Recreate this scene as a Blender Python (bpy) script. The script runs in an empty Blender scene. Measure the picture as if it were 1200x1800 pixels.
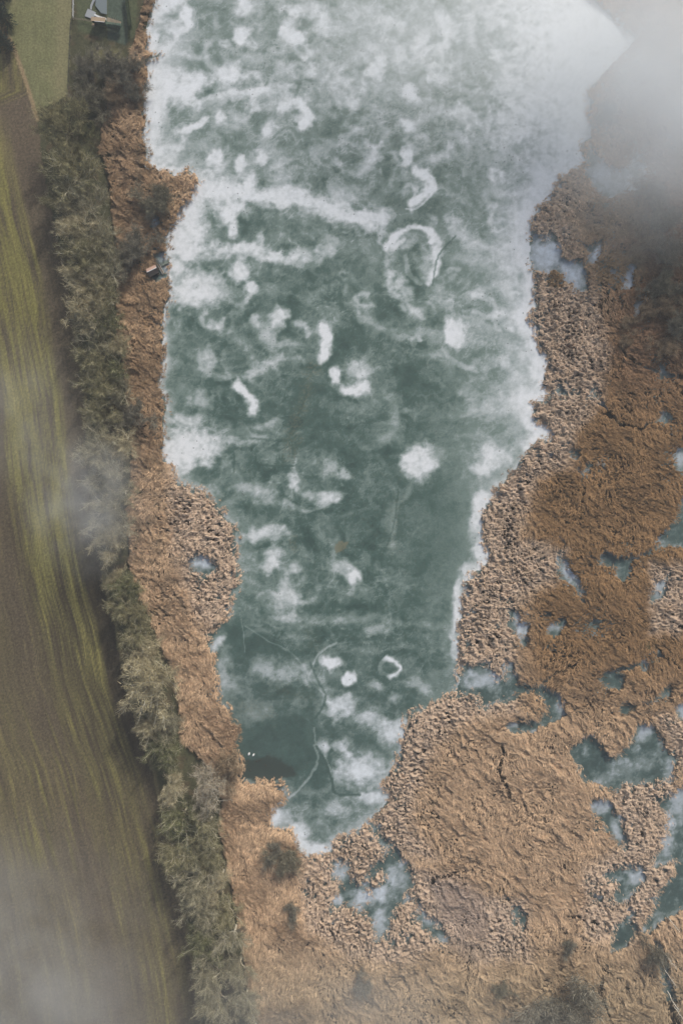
import bpy, math, random
import numpy as np
from mathutils import Vector, Matrix

# ------------------------------------------------------------------ camera, sky, sun
S = 0.2                      # metres of ground per photo pixel
CAM_H = 240.0
scene = bpy.context.scene
COL = scene.collection
R = math.radians

cam = bpy.data.cameras.new('camera')
cam.sensor_fit = 'VERTICAL'
cam.sensor_height = 36.0
cam.lens = 24.0
cam.clip_start = 0.5
cam.clip_end = 20000.0
cam_o = bpy.data.objects.new('camera', cam)
cam_o.location = (0, 0, CAM_H)
cam_o.rotation_euler = (0, 0, 0)
COL.objects.link(cam_o)
scene.camera = cam_o

SUN_EL, SUN_AZ = R(31), R(24)          # azimuth from +Y towards +X: light comes from the top of the picture
sun_dir = Vector((math.sin(SUN_AZ)*math.cos(SUN_EL), math.cos(SUN_AZ)*math.cos(SUN_EL), math.sin(SUN_EL)))
world = bpy.data.worlds.new('World')
scene.world = world
world.use_nodes = True
wn = world.node_tree
wn.nodes.clear()
sky = wn.nodes.new('ShaderNodeTexSky')
sky.sky_type = 'NISHITA'
sky.sun_disc = False
sky.sun_elevation = SUN_EL
sky.sun_rotation = SUN_AZ
sky.air_density = 1.0
sky.dust_density = 4.5
sky.ozone_density = 1.0
bg = wn.nodes.new('ShaderNodeBackground')
bg.inputs['Strength'].default_value = 0.12
wo = wn.nodes.new('ShaderNodeOutputWorld')
wn.links.new(sky.outputs[0], bg.inputs['Color'])
wn.links.new(bg.outputs[0], wo.inputs['Surface'])

sun = bpy.data.lights.new('sun', 'SUN')
sun.energy = 3.0
sun.angle = R(2.0)
sun.color = (1.0, 0.98, 0.95)
sun_o = bpy.data.objects.new('sun', sun)
sun_o.rotation_euler = sun_dir.to_track_quat('Z', 'Y').to_euler()
sun_o.location = (0, 300, 300)
COL.objects.link(sun_o)

scene.view_settings.view_transform = 'Standard'
scene.view_settings.look = 'None'
scene.view_settings.exposure = 0.0
scene.view_settings.gamma = 1.0
scene.cycles.volume_bounces = 8
scene.cycles.max_bounces = 8
scene.cycles.diffuse_bounces = 3
scene.cycles.glossy_bounces = 2
scene.cycles.volume_step_rate = 1.0

# ------------------------------------------------------------------ helpers
rng = np.random.default_rng(7)
random.seed(7)

def W(px, py, z=0.0):
    return ((px-600.0)*S, (900.0-py)*S, z)

def lin(r, g, b):
    return tuple(((c/255.0+0.055)/1.055)**2.4 if c > 10 else c/255.0/12.92 for c in (r, g, b))

def smooth(a, b, x):
    t = np.clip((x-a)/(b-a), 0, 1)
    return t*t*(3-2*t)

def _hash(ix, iy, seed):
    h = (ix.astype(np.int64)*374761393 + iy.astype(np.int64)*668265263 + seed*974634777) & 0xffffffff
    h = ((h ^ (h >> 13))*1274126177) & 0xffffffff
    return ((h ^ (h >> 16)) & 0xffff).astype(np.float32)/65535.0

def perlin(x, y, seed=0):
    x = np.asarray(x, np.float32); y = np.asarray(y, np.float32)
    ix = np.floor(x); iy = np.floor(y)
    fx = x-ix; fy = y-iy
    u = fx*fx*fx*(fx*(fx*6-15)+10); v = fy*fy*fy*(fy*(fy*6-15)+10)
    def g(dx, dy):
        a = _hash(ix+dx, iy+dy, seed)*(2*np.pi)
        return np.cos(a)*(fx-dx)+np.sin(a)*(fy-dy)
    n0 = g(0, 0)*(1-u)+g(1, 0)*u
    n1 = g(0, 1)*(1-u)+g(1, 1)*u
    return (n0*(1-v)+n1*v)*1.5

def fbm(x, y, seed=0, octv=4, gain=0.5):
    s = 0; a = 1.0; t = 0
    for o in range(octv):
        s = s+a*perlin(x*(2**o)+o*17.3, y*(2**o)-o*9.1, seed+o*31); t += a; a *= gain
    return s/t*1.4

def seg_dist(X, Y, pts, closed=False):
    d = np.full(np.shape(X), 1e9, np.float32)
    n = len(pts)
    for i in range(n if closed else n-1):
        ax, ay = pts[i]; bx, by = pts[(i+1) % n]
        vx, vy = bx-ax, by-ay
        L = vx*vx+vy*vy+1e-9
        t = np.clip(((X-ax)*vx+(Y-ay)*vy)/L, 0, 1)
        d = np.minimum(d, (X-ax-t*vx)**2+(Y-ay-t*vy)**2)
    return np.sqrt(d)

def inside(X, Y, pts):
    c = np.zeros(np.shape(X), bool)
    n = len(pts)
    for i in range(n):
        ax, ay = pts[i]; bx, by = pts[(i+1) % n]
        if ay == by: continue
        c ^= ((ay > Y) != (by > Y)) & (X < (bx-ax)*(Y-ay)/(by-ay)+ax)
    return c

def sdf(X, Y, pts):
    d = seg_dist(X, Y, pts, True)
    return np.where(inside(X, Y, pts), d, -d)

# coarse rasters, 4 px
GX0, GY0, GX1, GY1, GST = -330, -330, 1530, 2130, 3.0
gxs = np.arange(GX0, GX1+GST, GST, dtype=np.float32)
gys = np.arange(GY0, GY1+GST, GST, dtype=np.float32)
GXX, GYY = np.meshgrid(gxs, gys)

def samp(A, X, Y):
    fx = np.clip((X-GX0)/GST, 0, len(gxs)-1.001); fy = np.clip((Y-GY0)/GST, 0, len(gys)-1.001)
    ix = fx.astype(int); iy = fy.astype(int)
    u = fx-ix; v = fy-iy
    return (A[iy, ix]*(1-u)+A[iy, ix+1]*u)*(1-v)+(A[iy+1, ix]*(1-u)+A[iy+1, ix+1]*u)*v

def raster_sdf(pts, pad=70):
    A = np.full(GXX.shape, -float(pad), np.float32)
    xs = [p[0] for p in pts]; ys = [p[1] for p in pts]
    i0 = max(0, int((min(xs)-pad-GX0)/GST)); i1 = min(len(gxs), int((max(xs)+pad-GX0)/GST)+2)
    j0 = max(0, int((min(ys)-pad-GY0)/GST)); j1 = min(len(gys), int((max(ys)+pad-GY0)/GST)+2)
    if i1 > i0 and j1 > j0:
        A[j0:j1, i0:i1] = np.maximum(sdf(GXX[j0:j1, i0:i1], GYY[j0:j1, i0:i1], pts), -pad)
    return A

def mesh_from(name, verts, faces, cols=None, mat=None, parent=None, smooth_shade=False, attrs=None, link=True):
    """verts (N,3) array, faces (M,k) array, cols (N,3) linear"""
    me = bpy.data.meshes.new(name)
    verts = np.ascontiguousarray(verts, np.float32)
    faces = np.ascontiguousarray(faces, np.int32)
    m, k = faces.shape
    me.vertices.add(len(verts)); me.vertices.foreach_set('co', verts.ravel())
    me.loops.add(m*k); me.loops.foreach_set('vertex_index', faces.ravel())
    me.polygons.add(m)
    me.polygons.foreach_set('loop_start', np.arange(0, m*k, k, dtype=np.int32))
    me.polygons.foreach_set('loop_total', np.full(m, k, np.int32))
    if smooth_shade:
        me.polygons.foreach_set('use_smooth', np.ones(m, bool))
    me.update(calc_edges=True)
    if cols is not None:
        c4 = np.ones((len(verts), 4), np.float32); c4[:, :3] = cols
        a = me.attributes.new('col', 'FLOAT_COLOR', 'POINT'); a.data.foreach_set('color', c4.ravel())
    for n_, v_ in (attrs or {}).items():
        a = me.attributes.new(n_, 'FLOAT', 'POINT'); a.data.foreach_set('value', np.ascontiguousarray(v_, np.float32))
    if mat: me.materials.append(mat)
    if not link: return me
    o = bpy.data.objects.new(name, me)
    COL.objects.link(o)
    if parent: o.parent = parent
    return o

def grid_mesh(X, Y, Z, keep):
    """keep: bool per cell; returns verts, faces, index of used grid verts"""
    ny, nx = X.shape
    idx = np.arange(ny*nx).reshape(ny, nx)
    a = idx[:-1, :-1][keep]; b = idx[:-1, 1:][keep]; c = idx[1:, 1:][keep]; d = idx[1:, :-1][keep]
    f = np.stack([d, c, b, a], 1)
    used = np.zeros(ny*nx, bool); used[f.ravel()] = True
    re = np.cumsum(used)-1
    v = np.stack([(X.ravel()[used]-600)*S, (900-Y.ravel()[used])*S, Z.ravel()[used]], 1)
    return v, re[f], used

def tag(o, label=None, cat=None, group=None, kind=None):
    if label: o['label'] = label
    if cat: o['category'] = cat
    if group: o['group'] = group
    if kind: o['kind'] = kind
    return o

def empty(name, loc, label, cat, group=None, rz=0.0):
    o = bpy.data.objects.new(name, None)
    o.empty_display_size = 0.5
    o.location = loc; o.rotation_euler = (0, 0, rz)
    COL.objects.link(o)
    return tag(o, label, cat, group)

# ---- small solid builder (boxes, bars, tubes) ------------------------------
class MB:
    def __init__(s): s.v = []; s.f = []
    def box(s, c, d, rz=0.0):
        n = len(s.v); cx, cy, cz = c; hx, hy, hz = d[0]/2, d[1]/2, d[2]/2
        ca, sa = math.cos(rz), math.sin(rz)
        for z in (-hz, hz):
            for x, y in ((-hx, -hy), (hx, -hy), (hx, hy), (-hx, hy)):
                s.v.append((cx+x*ca-y*sa, cy+x*sa+y*ca, cz+z))
        s.f += [[n+3, n+2, n+1, n], [n+4, n+5, n+6, n+7], [n, n+1, n+5, n+4], [n+1, n+2, n+6, n+5], [n+2, n+3, n+7, n+6], [n+3, n, n+4, n+7]]
        return s
    def tube(s, pts, rad, k=6):
        n0 = len(s.v)
        P = [Vector(p) for p in pts]
        for i, p in enumerate(P):
            t = (P[min(i+1, len(P)-1)]-P[max(i-1, 0)]).normalized()
            a = t.orthogonal().normalized(); b = t.cross(a)
            if i: # keep frames aligned
                a = (pa-t*pa.dot(t)).normalized(); b = t.cross(a)
            pa = a
            for j in range(k):
                th = 2*math.pi*j/k
                s.v.append(tuple(p+(a*math.cos(th)+b*math.sin(th))*rad[i]))
        for i in range(len(P)-1):
            for j in range(k):
                s.f.append([n0+i*k+j, n0+i*k+(j+1) % k, n0+(i+1)*k+(j+1) % k, n0+(i+1)*k+j])
        s.f.append([n0+j for j in range(k)][::-1]); s.f.append([n0+(len(P)-1)*k+j for j in range(k)])
        return s
    def poly(s, pts):
        n = len(s.v); s.v += [tuple(p) for p in pts]; s.f.append(list(range(n, n+len(pts)))); return s
    def build(s, name, mat, parent=None, smooth_shade=False, bevel=0.0):
        me = bpy.data.meshes.new(name); me.from_pydata(s.v, [], s.f); me.update()
        if smooth_shade:
            for p in me.polygons: p.use_smooth = True
        me.materials.append(mat)
        o = bpy.data.objects.new(name, me); COL.objects.link(o)
        if parent: o.parent = parent
        if bevel:
            m = o.modifiers.new('bevel', 'BEVEL'); m.width = bevel; m.segments = 2
        return o

# ---- materials -------------------------------------------------------------
def new_mat(name):
    m = bpy.data.materials.new(name); m.use_nodes = True
    nt = m.node_tree
    return m, nt, nt.nodes['Principled BSDF']

def N(nt, t, **kw):
    n = nt.nodes.new(t)
    for k, v in kw.items(): setattr(n, k, v)
    return n

def noise(nt, scale, detail=5, rough=0.6, vec=None):
    n = N(nt, 'ShaderNodeTexNoise'); n.inputs['Scale'].default_value = scale
    n.inputs['Detail'].default_value = detail; n.inputs['Roughness'].default_value = rough
    if vec is None:
        tc = N(nt, 'ShaderNodeNewGeometry'); vec = tc.outputs['Position']
    nt.links.new(vec, n.inputs['Vector'])
    return n.outputs['Fac']

def math_n(nt, op, a, b=None, clamp=False):
    n = N(nt, 'ShaderNodeMath', operation=op); n.use_clamp = clamp
    for i, x in enumerate((a, b)):
        if x is None: continue
        if isinstance(x, (int, float)): n.inputs[i].default_value = x
        else: nt.links.new(x, n.inputs[i])
    return n.outputs[0]

def mix_rgb(nt, fac, a, b, typ='MIX'):
    n = N(nt, 'ShaderNodeMix', data_type='RGBA', blend_type=typ)
    for i, x in ((0, fac), (6, a), (7, b)):
        if isinstance(x, (int, float)): n.inputs[i].default_value = x
        elif isinstance(x, tuple): n.inputs[i].default_value = (*x, 1)
        else: nt.links.new(x, n.inputs[i])
    return n.outputs[2]

def attr_mat(name, n1=(0.8, 0.5), n2=(6.0, 0.4), rough=0.9, bump=0.0, spec=0.2, sheen=0):
    """colour from the mesh's own material map, mottled by two noises"""
    m, nt, b = new_mat(name)
    a = N(nt, 'ShaderNodeAttribute', attribute_name='col')
    f1 = noise(nt, n1[0], 4); f2 = noise(nt, n2[0], 5, 0.7)
    k = math_n(nt, 'ADD', math_n(nt, 'MULTIPLY', math_n(nt, 'SUBTRACT', f1, 0.5), n1[1]*2), 1.0)
    k2 = math_n(nt, 'ADD', math_n(nt, 'MULTIPLY', math_n(nt, 'SUBTRACT', f2, 0.5), n2[1]*2), 1.0)
    kk = math_n(nt, 'MULTIPLY', k, k2)
    vm = N(nt, 'ShaderNodeVectorMath', operation='SCALE')
    nt.links.new(a.outputs['Color'], vm.inputs[0]); nt.links.new(kk, vm.inputs['Scale'])
    nt.links.new(vm.outputs[0], b.inputs['Base Color'])
    b.inputs['Roughness'].default_value = rough
    b.inputs['Specular IOR Level'].default_value = spec
    if bump:
        bp = N(nt, 'ShaderNodeBump'); bp.inputs['Distance'].default_value = bump; bp.inputs['Strength'].default_value = 1
        nt.links.new(f2, bp.inputs['Height']); nt.links.new(bp.outputs[0], b.inputs['Normal'])
    return m

def plain_mat(name, col, var=0.25, scale=3.0, rough=0.8, spec=0.3):
    m, nt, b = new_mat(name)
    f = noise(nt, scale, 5, 0.65)
    c = mix_rgb(nt, f, tuple(max(0, x*(1-var)) for x in col), tuple(x*(1+var) for x in col))
    nt.links.new(c, b.inputs['Base Color'])
    b.inputs['Roughness'].default_value = rough; b.inputs['Specular IOR Level'].default_value = spec
    return m

# ------------------------------------------------------------------ outlines of the place (ground plan, traced)
LAKE = [(290,-250),(262,-200),(280,-120),(278,-40),(275,0),(270,20),(262,38),(262,48),(254,48),(259,60),(262,75),(258,90),(272,97),(285,92),(282,100),(262,105),(256,112),(263,130),(257,150),
 (252,165),(255,185),(252,200),(262,207),(257,215),(252,235),(258,255),(262,268),(256,280),(268,290),(282,300),(290,301),(302,301),(306,311),(318,303),(328,294),
 (345,308),(354,318),(345,335),(340,348),(330,355),(318,375),(312,390),(300,400),(298,415),(296,440),(297,455),(300,465),(294,478),(300,495),(300,520),(297,530),
 (290,535),(288,560),(287,600),(290,625),(286,650),(280,680),(292,700),(293,720),(287,745),(290,765),(286,800),(293,812),(305,818),(310,845),(325,852),(335,858),
 (360,862),(368,875),(390,895),(398,912),(412,920),(415,950),(418,965),(415,985),(420,1010),(412,1035),(402,1060),(405,1078),(395,1090),(372,1105),(365,1112),
 (364,1118),(371,1140),(376,1165),(383,1195),(384,1232),(400,1240),(405,1265),(418,1272),(420,1290),(412,1310),(425,1335),(425,1368),(432,1380),(450,1373),(478,1372),
 (499,1376),(501,1390),(494,1410),(480,1413),(474,1445),(490,1460),(512,1456),(518,1480),(525,1500),(545,1506),(575,1499),(584,1490),(588,1476),(600,1470),(625,1460),
 (640,1452),(652,1446),(652,1440),(665,1425),(690,1400),(680,1386),(668,1380),(690,1350),(700,1335),(708,1290),(715,1265),(713,1255),(740,1246),(752,1240),(800,1216),
 (806,1200),(803,1182),(815,1168),(808,1160),(805,1130),(812,1060),(820,1020),(840,1000),(858,985),(861,970),(848,960),(850,935),(845,910),(853,885),(868,880),(870,860),
 (905,825),(912,810),(945,770),(962,777),(970,770),(965,755),(950,737),(938,745),(936,730),(940,705),(955,705),(965,685),(952,675),(964,630),(945,605),(940,580),(935,565),
 (926,558),(940,540),(937,500),(940,490),(932,475),(928,450),(930,412),(930,395),(945,365),(965,350),(975,325),(985,310),(1010,300),(1025,285),(1018,255),(1025,250),
 (1035,240),(1040,225),(1030,205),(1035,180),(1030,160),(1115,70),(1040,0),(960,-75),(820,-170),(600,-240)]
PONDS = [
 [(926,412),(960,418),(975,415),(983,455),(1000,462),(1020,455),(1028,490),(1030,512),(1015,512),(995,492),(975,500),(955,478),(936,474),(920,450)],
 [(1035,435),(1057,423),(1050,445),(1040,462),(1030,466)], [(1098,468),(1113,468),(1109,495),(1101,513),(1094,507)], [(1116,533),(1126,529),(1122,548),(1113,560)],
 [(1032,252),(1040,270),(1060,290),(1080,300),(1105,292),(1118,270),(1128,300),(1119,335),(1108,331),(1085,341),(1065,349),(1045,335),(1028,305)],
 [(982,678),(995,684),(993,696),(978,690)], [(1038,684),(1055,688),(1048,702)], [(1150,648),(1166,655),(1160,666)], [(1160,720),(1180,735),(1172,744),(1157,738)],
 [(1002,783),(1016,795),(1010,808),(1001,801)], [(1030,815),(1043,805),(1036,822),(1026,830)], [(1182,800),(1200,785),(1300,780),(1300,830),(1200,828),(1184,824)],
 [(1148,967),(1160,945),(1188,908),(1200,875),(1330,865),(1330,985),(1230,965),(1200,962),(1175,955)],
 [(1053,977),(1065,968),(1080,978),(1109,977),(1104,1005),(1092,1023),(1082,1012),(1078,996),(1060,991)],
 [(982,968),(989,985),(1001,1005),(1019,1025),(1022,1052),(1014,1032),(995,1021),(978,1010),(977,985)],
 [(1158,1022),(1170,1014),(1168,1040),(1150,1056),(1136,1059),(1145,1040)],
 [(898,1064),(911,1080),(906,1098),(917,1094),(930,1095),(919,1115),(931,1125),(920,1137),(906,1115),(894,1096)],
 [(979,1090),(993,1083),(986,1105),(972,1117),(958,1110),(965,1099)], [(1041,1087),(1053,1092),(1042,1106),(1035,1100)],
 [(1054,1185),(1075,1179),(1096,1185),(1090,1209),(1070,1208),(1057,1200)], [(1124,1164),(1141,1164),(1136,1179),(1124,1176)],
 [(1087,1240),(1100,1231),(1111,1240),(1098,1257),(1089,1251)], [(1164,1210),(1179,1199),(1173,1226),(1159,1222)],
 [(903,1204),(945,1204),(965,1212),(981,1215),(991,1255),(965,1268),(935,1284),(900,1284),(884,1276),(895,1267),(925,1271),(950,1260),(962,1245),(955,1225),(938,1211),(915,1216),(900,1232)],
 [(800,1182),(815,1168),(855,1164),(870,1190),(882,1195),(890,1153),(908,1185),(910,1210),(895,1227),(870,1234),(846,1241),(836,1216),(795,1220)],
 [(999,1312),(1020,1300),(1040,1290),(1060,1315),(1066,1331),(1090,1320),(1108,1305),(1115,1275),(1130,1266),(1150,1280),(1162,1300),(1165,1315),(1186,1325),(1182,1350),(1178,1372),(1150,1376),(1130,1374),(1095,1376),(1075,1397),(1060,1375),(1022,1370),(1020,1350),(1008,1335)],
 [(1184,1246),(1195,1234),(1300,1232),(1300,1268),(1190,1264)],
 [(1150,1402),(1180,1394),(1200,1383),(1330,1380),(1330,1620),(1200,1592),(1160,1617),(1140,1638),(1126,1626),(1145,1600),(1150,1575),(1175,1545),(1190,1510),(1170,1516),(1143,1521),(1150,1500),(1165,1480),(1175,1440),(1160,1421)],
 [(1038,1400),(1068,1399),(1076,1425),(1091,1440),(1097,1480),(1090,1490),(1075,1472),(1050,1437),(1037,1421)],
 [(1062,1536),(1090,1521),(1126,1524),(1131,1550),(1110,1571),(1090,1587),(1074,1576),(1085,1556)], [(1033,1564),(1050,1569),(1057,1578),(1037,1583)],
 [(1073,1632),(1110,1598),(1117,1640),(1095,1661),(1068,1675),(1075,1650)],
 [(581,1512),(610,1511),(613,1540),(636,1552),(648,1530),(670,1510),(686,1488),(700,1498),(716,1517),(727,1530),(726,1556),(716,1576),(692,1602),(681,1640),(668,1655),(659,1647),(653,1620),(640,1602),(612,1587),(597,1597),(578,1597),(590,1570),(600,1555),(584,1540)],
 [(650,1440),(662,1448),(677,1465),(697,1492),(684,1500),(664,1472),(652,1457)],
 [(727,1577),(742,1600),(762,1619),(787,1637),(792,1652),(774,1655),(748,1633),(733,1617),(720,1617),(733,1602)],
 [(680,1652),(697,1649),(692,1663)], [(1148,1642),(1160,1660),(1174,1720),(1190,1790),(1210,1850),(1194,1850),(1176,1785),(1162,1725),(1150,1668)], [(526,1556),(541,1560),(532,1567)], [(899,1597),(908,1593),(926,1606),(921,1628),(909,1620)],
 [(331,990),(350,974),(376,985),(380,1000),(366,1012),(349,1006),(334,1001)], [(271,379),(282,385),(277,400),(267,404)], [(277,445),(287,447),(284,456),(300,452),(304,466),(293,470),(296,486),(284,488),(272,496),(262,492),(276,476),(274,456)],
]
ISLES = [[(962,478),(975,473),(988,480),(992,494),(984,506),(970,506),(961,494)], [(615,1515),(632,1508),(645,1516),(643,1535),(630,1545),(616,1538)], [(640,1548),(652,1535),(672,1530),(676,1540),(660,1556),(645,1562)], [(642,1565),(655,1558),(652,1572),(645,1582)]]
EDGE = [(-330,30),(-50,128),(0,130),(165,124),(192,62),(250,75),(300,80),(400,100),(500,122),(600,135),(700,150),(800,156),(900,165),(1000,180),(1050,190),(1100,204),(1200,220),(1300,250),(1350,268),(1400,280),(1500,303),(1600,322),(1700,340),(1800,352),(2130,400)]
REDGE = [(-330,262),(-50,255),(0,256),(60,240),(110,230),(160,195),(220,182),(260,176),(330,195),(400,200),(450,210),(520,205),(600,205),(700,225),(800,232),(900,224),(1000,228),(1100,270),(1200,310),(1300,322),(1340,360),(1400,392),(1450,383),(1500,395),(1600,415),(1700,430),(1800,455),(2130,520)]
def interp(tab, y): return np.interp(y, [t[0] for t in tab], [t[1] for t in tab])

RW = raster_sdf(LAKE, 120)
RL = RW.copy()
for p in PONDS: RW = np.maximum(RW, raster_sdf(p))
for p in ISLES: RW = np.minimum(RW, -raster_sdf(p))

def warp(X, Y, amp, wl, seed):
    return X+amp*fbm(X/wl, Y/wl, seed, 3), Y+amp*fbm(X/wl+40, Y/wl+13, seed+5, 3)

# ------------------------------------------------------------------ base ground, to the horizon
m_soil = plain_mat('marsh_soil', lin(70, 62, 52), 0.4, 0.15, 0.95)
o = MB().poly([(-6000, -6000, -1.2), (6000, -6000, -1.2), (6000, 6000, -1.2), (-6000, 6000, -1.2)]).build('ground', m_soil)
tag(o, 'dark brown marsh soil under the reeds', 'ground', kind='structure')

# ------------------------------------------------------------------ lake ice
BLOB = [ # x, y, rx, ry, angle, strength, hardness
(298,8,30,15,0,.9,.5),(330,30,13,19,-10,.95,.6),(310,48,20,14,0,.7,.4),(270,72,9,20,0,.8,.5),(430,10,16,19,0,.8,.5),(424,65,16,17,15,.9,.6),(508,50,17,24,0,.6,.4),(520,70,15,15,0,.9,.6),(500,58,12,12,0,.7,.5),
(535,15,30,16,0,.6,.4),(380,35,10,18,0,.3,.3),(400,132,27,17,-15,.95,.5),(350,142,26,17,-15,.9,.4),(310,160,42,27,-20,.95,.5),(290,130,28,20,0,.7,.4),(275,185,22,48,0,.95,.4),(470,165,60,16,5,.45,.3),(385,175,60,10,-12,.5,.3),
(385,207,11,17,0,.9,.5),(418,210,19,19,0,.5,.4),(475,228,15,13,-40,.8,.4),(376,277,13,15,0,.9,.6),(460,276,12,13,0,.8,.5),(422,288,11,14,0,.9,.5),(495,290,26,8,-25,.5,.3),(500,120,25,14,0,.5,.3),(540,125,38,12,5,.45,.3),
(268,240,14,45,0,.7,.4),(300,268,22,26,0,.5,.3),(285,294,36,7,8,.9,.5),(570,130,34,20,0,.35,.2),(625,180,12,9,0,.5,.3),(660,118,19,24,0,.85,.5),(720,165,14,17,0,.9,.5),(748,175,22,8,0,.45,.3),(715,222,18,12,15,.85,.5),
(715,278,14,19,0,.85,.5),(740,85,15,32,0,.55,.3),(700,95,22,16,0,.5,.3),(690,38,24,14,20,.5,.3),(570,40,16,24,0,.65,.4),(595,290,15,11,20,.7,.4),(330,372,38,42,0,.85,.3),(390,348,34,26,0,.8,.3),(412,368,32,13,-35,.85,.4),
(440,320,11,18,0,.9,.5),(452,342,22,13,0,.6,.3),(600,345,34,13,10,.4,.3),(492,330,22,32,0,.5,.3),(380,302,30,9,-40,.5,.3),(428,297,13,22,0,.5,.3),(410,402,11,24,0,.85,.5),(325,420,50,32,0,.85,.3),(340,445,52,13,0,.7,.3),
(420,440,62,12,0,.8,.3),(460,418,9,20,0,.6,.3),(482,452,24,11,0,.8,.4),(532,445,32,13,0,.5,.3),(345,510,52,34,0,.9,.4),(312,470,22,13,0,.8,.4),(422,475,16,22,0,.85,.5),(441,507,13,19,0,1,.6),(490,552,20,15,-20,.9,.5),
(490,570,11,11,0,.6,.4),(525,570,20,10,10,.55,.3),(500,607,26,7,0,.4,.3),(588,662,11,17,0,1,.6),(625,655,22,24,0,.55,.3),(640,650,14,20,0,.45,.3),(801,587,19,28,-15,1,.85),(890,640,9,20,-20,.5,.3),(858,722,34,16,0,.45,.2),
(870,800,30,23,10,.85,.45),(850,826,22,12,0,.8,.5),(845,870,11,16,0,.7,.4),(838,905,13,44,10,.8,.4),(845,972,16,20,0,.85,.5),(823,1003,14,16,0,.75,.4),(803,1060,8,54,4,.85,.4),(798,1130,8,30,0,.7,.4),(845,1192,34,17,0,.75,.4),
(735,813,30,32,0,.92,.8),(768,800,20,18,0,.35,.2),(340,782,50,38,0,.9,.3),(312,800,28,44,0,.9,.3),(330,738,34,13,0,.6,.3),(362,792,34,24,0,.6,.2),(365,632,18,24,0,.6,.2),(400,660,24,8,0,.5,.3),(350,702,24,16,0,.5,.3),(470,746,28,7,-8,.5,.3),
(410,772,44,7,8,.45,.3),(450,772,28,9,0,.35,.3),(515,850,11,22,0,.75,.4),(580,822,24,22,0,.5,.1),(607,835,12,11,0,.55,.3),(575,876,26,12,-8,.75,.3),(545,870,17,9,0,.5,.3),(455,940,38,17,0,.75,.3),(490,936,28,11,0,.6,.3),
(478,985,17,24,20,.85,.4),(515,1000,17,11,0,.65,.3),(500,1050,28,34,0,.7,.2),(510,1086,20,11,0,.6,.3),(525,1055,34,9,0,.4,.2),(600,1000,25,20,0,.6,.4),(622,1010,12,19,0,.95,.5),(660,1110,28,9,0,.45,.2),(580,1163,19,14,10,.95,.7),
(615,1195,13,13,30,1,.8),(660,1205,15,11,0,.5,.4),(690,1228,12,13,0,.5,.4),(600,1240,25,28,0,.75,.3),(690,1286,28,25,0,.8,.3),(650,1262,24,17,0,.65,.3),(632,1352,46,30,0,.85,.3),(600,1312,18,14,0,.65,.3),(650,1402,36,14,0,.75,.4),
(570,1312,9,17,0,.7,.4),(382,1130,9,19,30,.75,.4),(395,1172,13,42,0,.36,.3),(400,1210,28,36,0,.30,.2),(465,1170,28,22,0,.42,.3),(500,1186,34,16,-20,.42,.3),(445,1255,36,22,0,.32,.1),(480,1432,13,20,0,.9,.4),(526,1472,16,32,-10,.85,.3),
(555,1490,34,14,0,.85,.3),(500,1440,16,18,0,.45,.2),(590,1422,34,17,0,.45,.2),(650,1575,42,18,-20,.8,.3),(700,1545,24,26,0,.6,.3),(600,1530,16,20,0,.7,.3),(670,1620,14,28,0,.7,.3),(590,1580,14,14,0,.8,.4),(960,450,34,34,0,.9,.4),(1005,482,22,26,0,.8,.5),
(965,757,10,22,-40,.8,.4),(900,690,40,40,0,.25,.1),(985,1240,14,26,0,.6,.3),(900,1276,12,8,0,.6,.3),(890,1175,14,22,0,.5,.3),(1130,1285,14,18,0,.7,.3),(1105,1350,55,18,-25,.35,.2),(1172,1350,12,24,0,.5,.3),(1055,1415,18,18,0,.7,.3),(1082,1460,9,25,-15,.7,.3),
(1170,1470,14,50,0,.7,.3),(1195,1400,20,60,0,.6,.3),(1115,1540,18,16,0,.7,.3),(1050,1575,10,8,0,.5,.3),(1000,1000,10,26,-30,.8,.4),(975,1105,14,10,0,.6,.3),(915,1100,14,30,0,.8,.3),(1155,1035,12,20,30,.6,.4),(1195,1250,12,14,0,.7,.3),(1195,810,10,16,0,.6,.3),
(1080,310,60,40,0,.6,.2),(1105,490,9,22,8,.9,.5),(1120,545,6,14,15,.9,.5),(1045,445,10,18,30,.9,.5),(355,990,22,14,0,.8,.3),(275,390,8,12,0,.9,.4),(740,1600,14,20,-40,.4,.3),(850,60,170,90,0,.30,.1),(960,150,90,120,20,.75,.2),(1030,70,90,60,0,.95,.3),(700,60,160,80,0,.2,.1),(960,0,120,90,0,.6,.2),
(880,230,70,60,0,.30,.1),(640,60,60,50,0,.2,.1),(560,180,90,30,-5,.2,.1),
]
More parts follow.
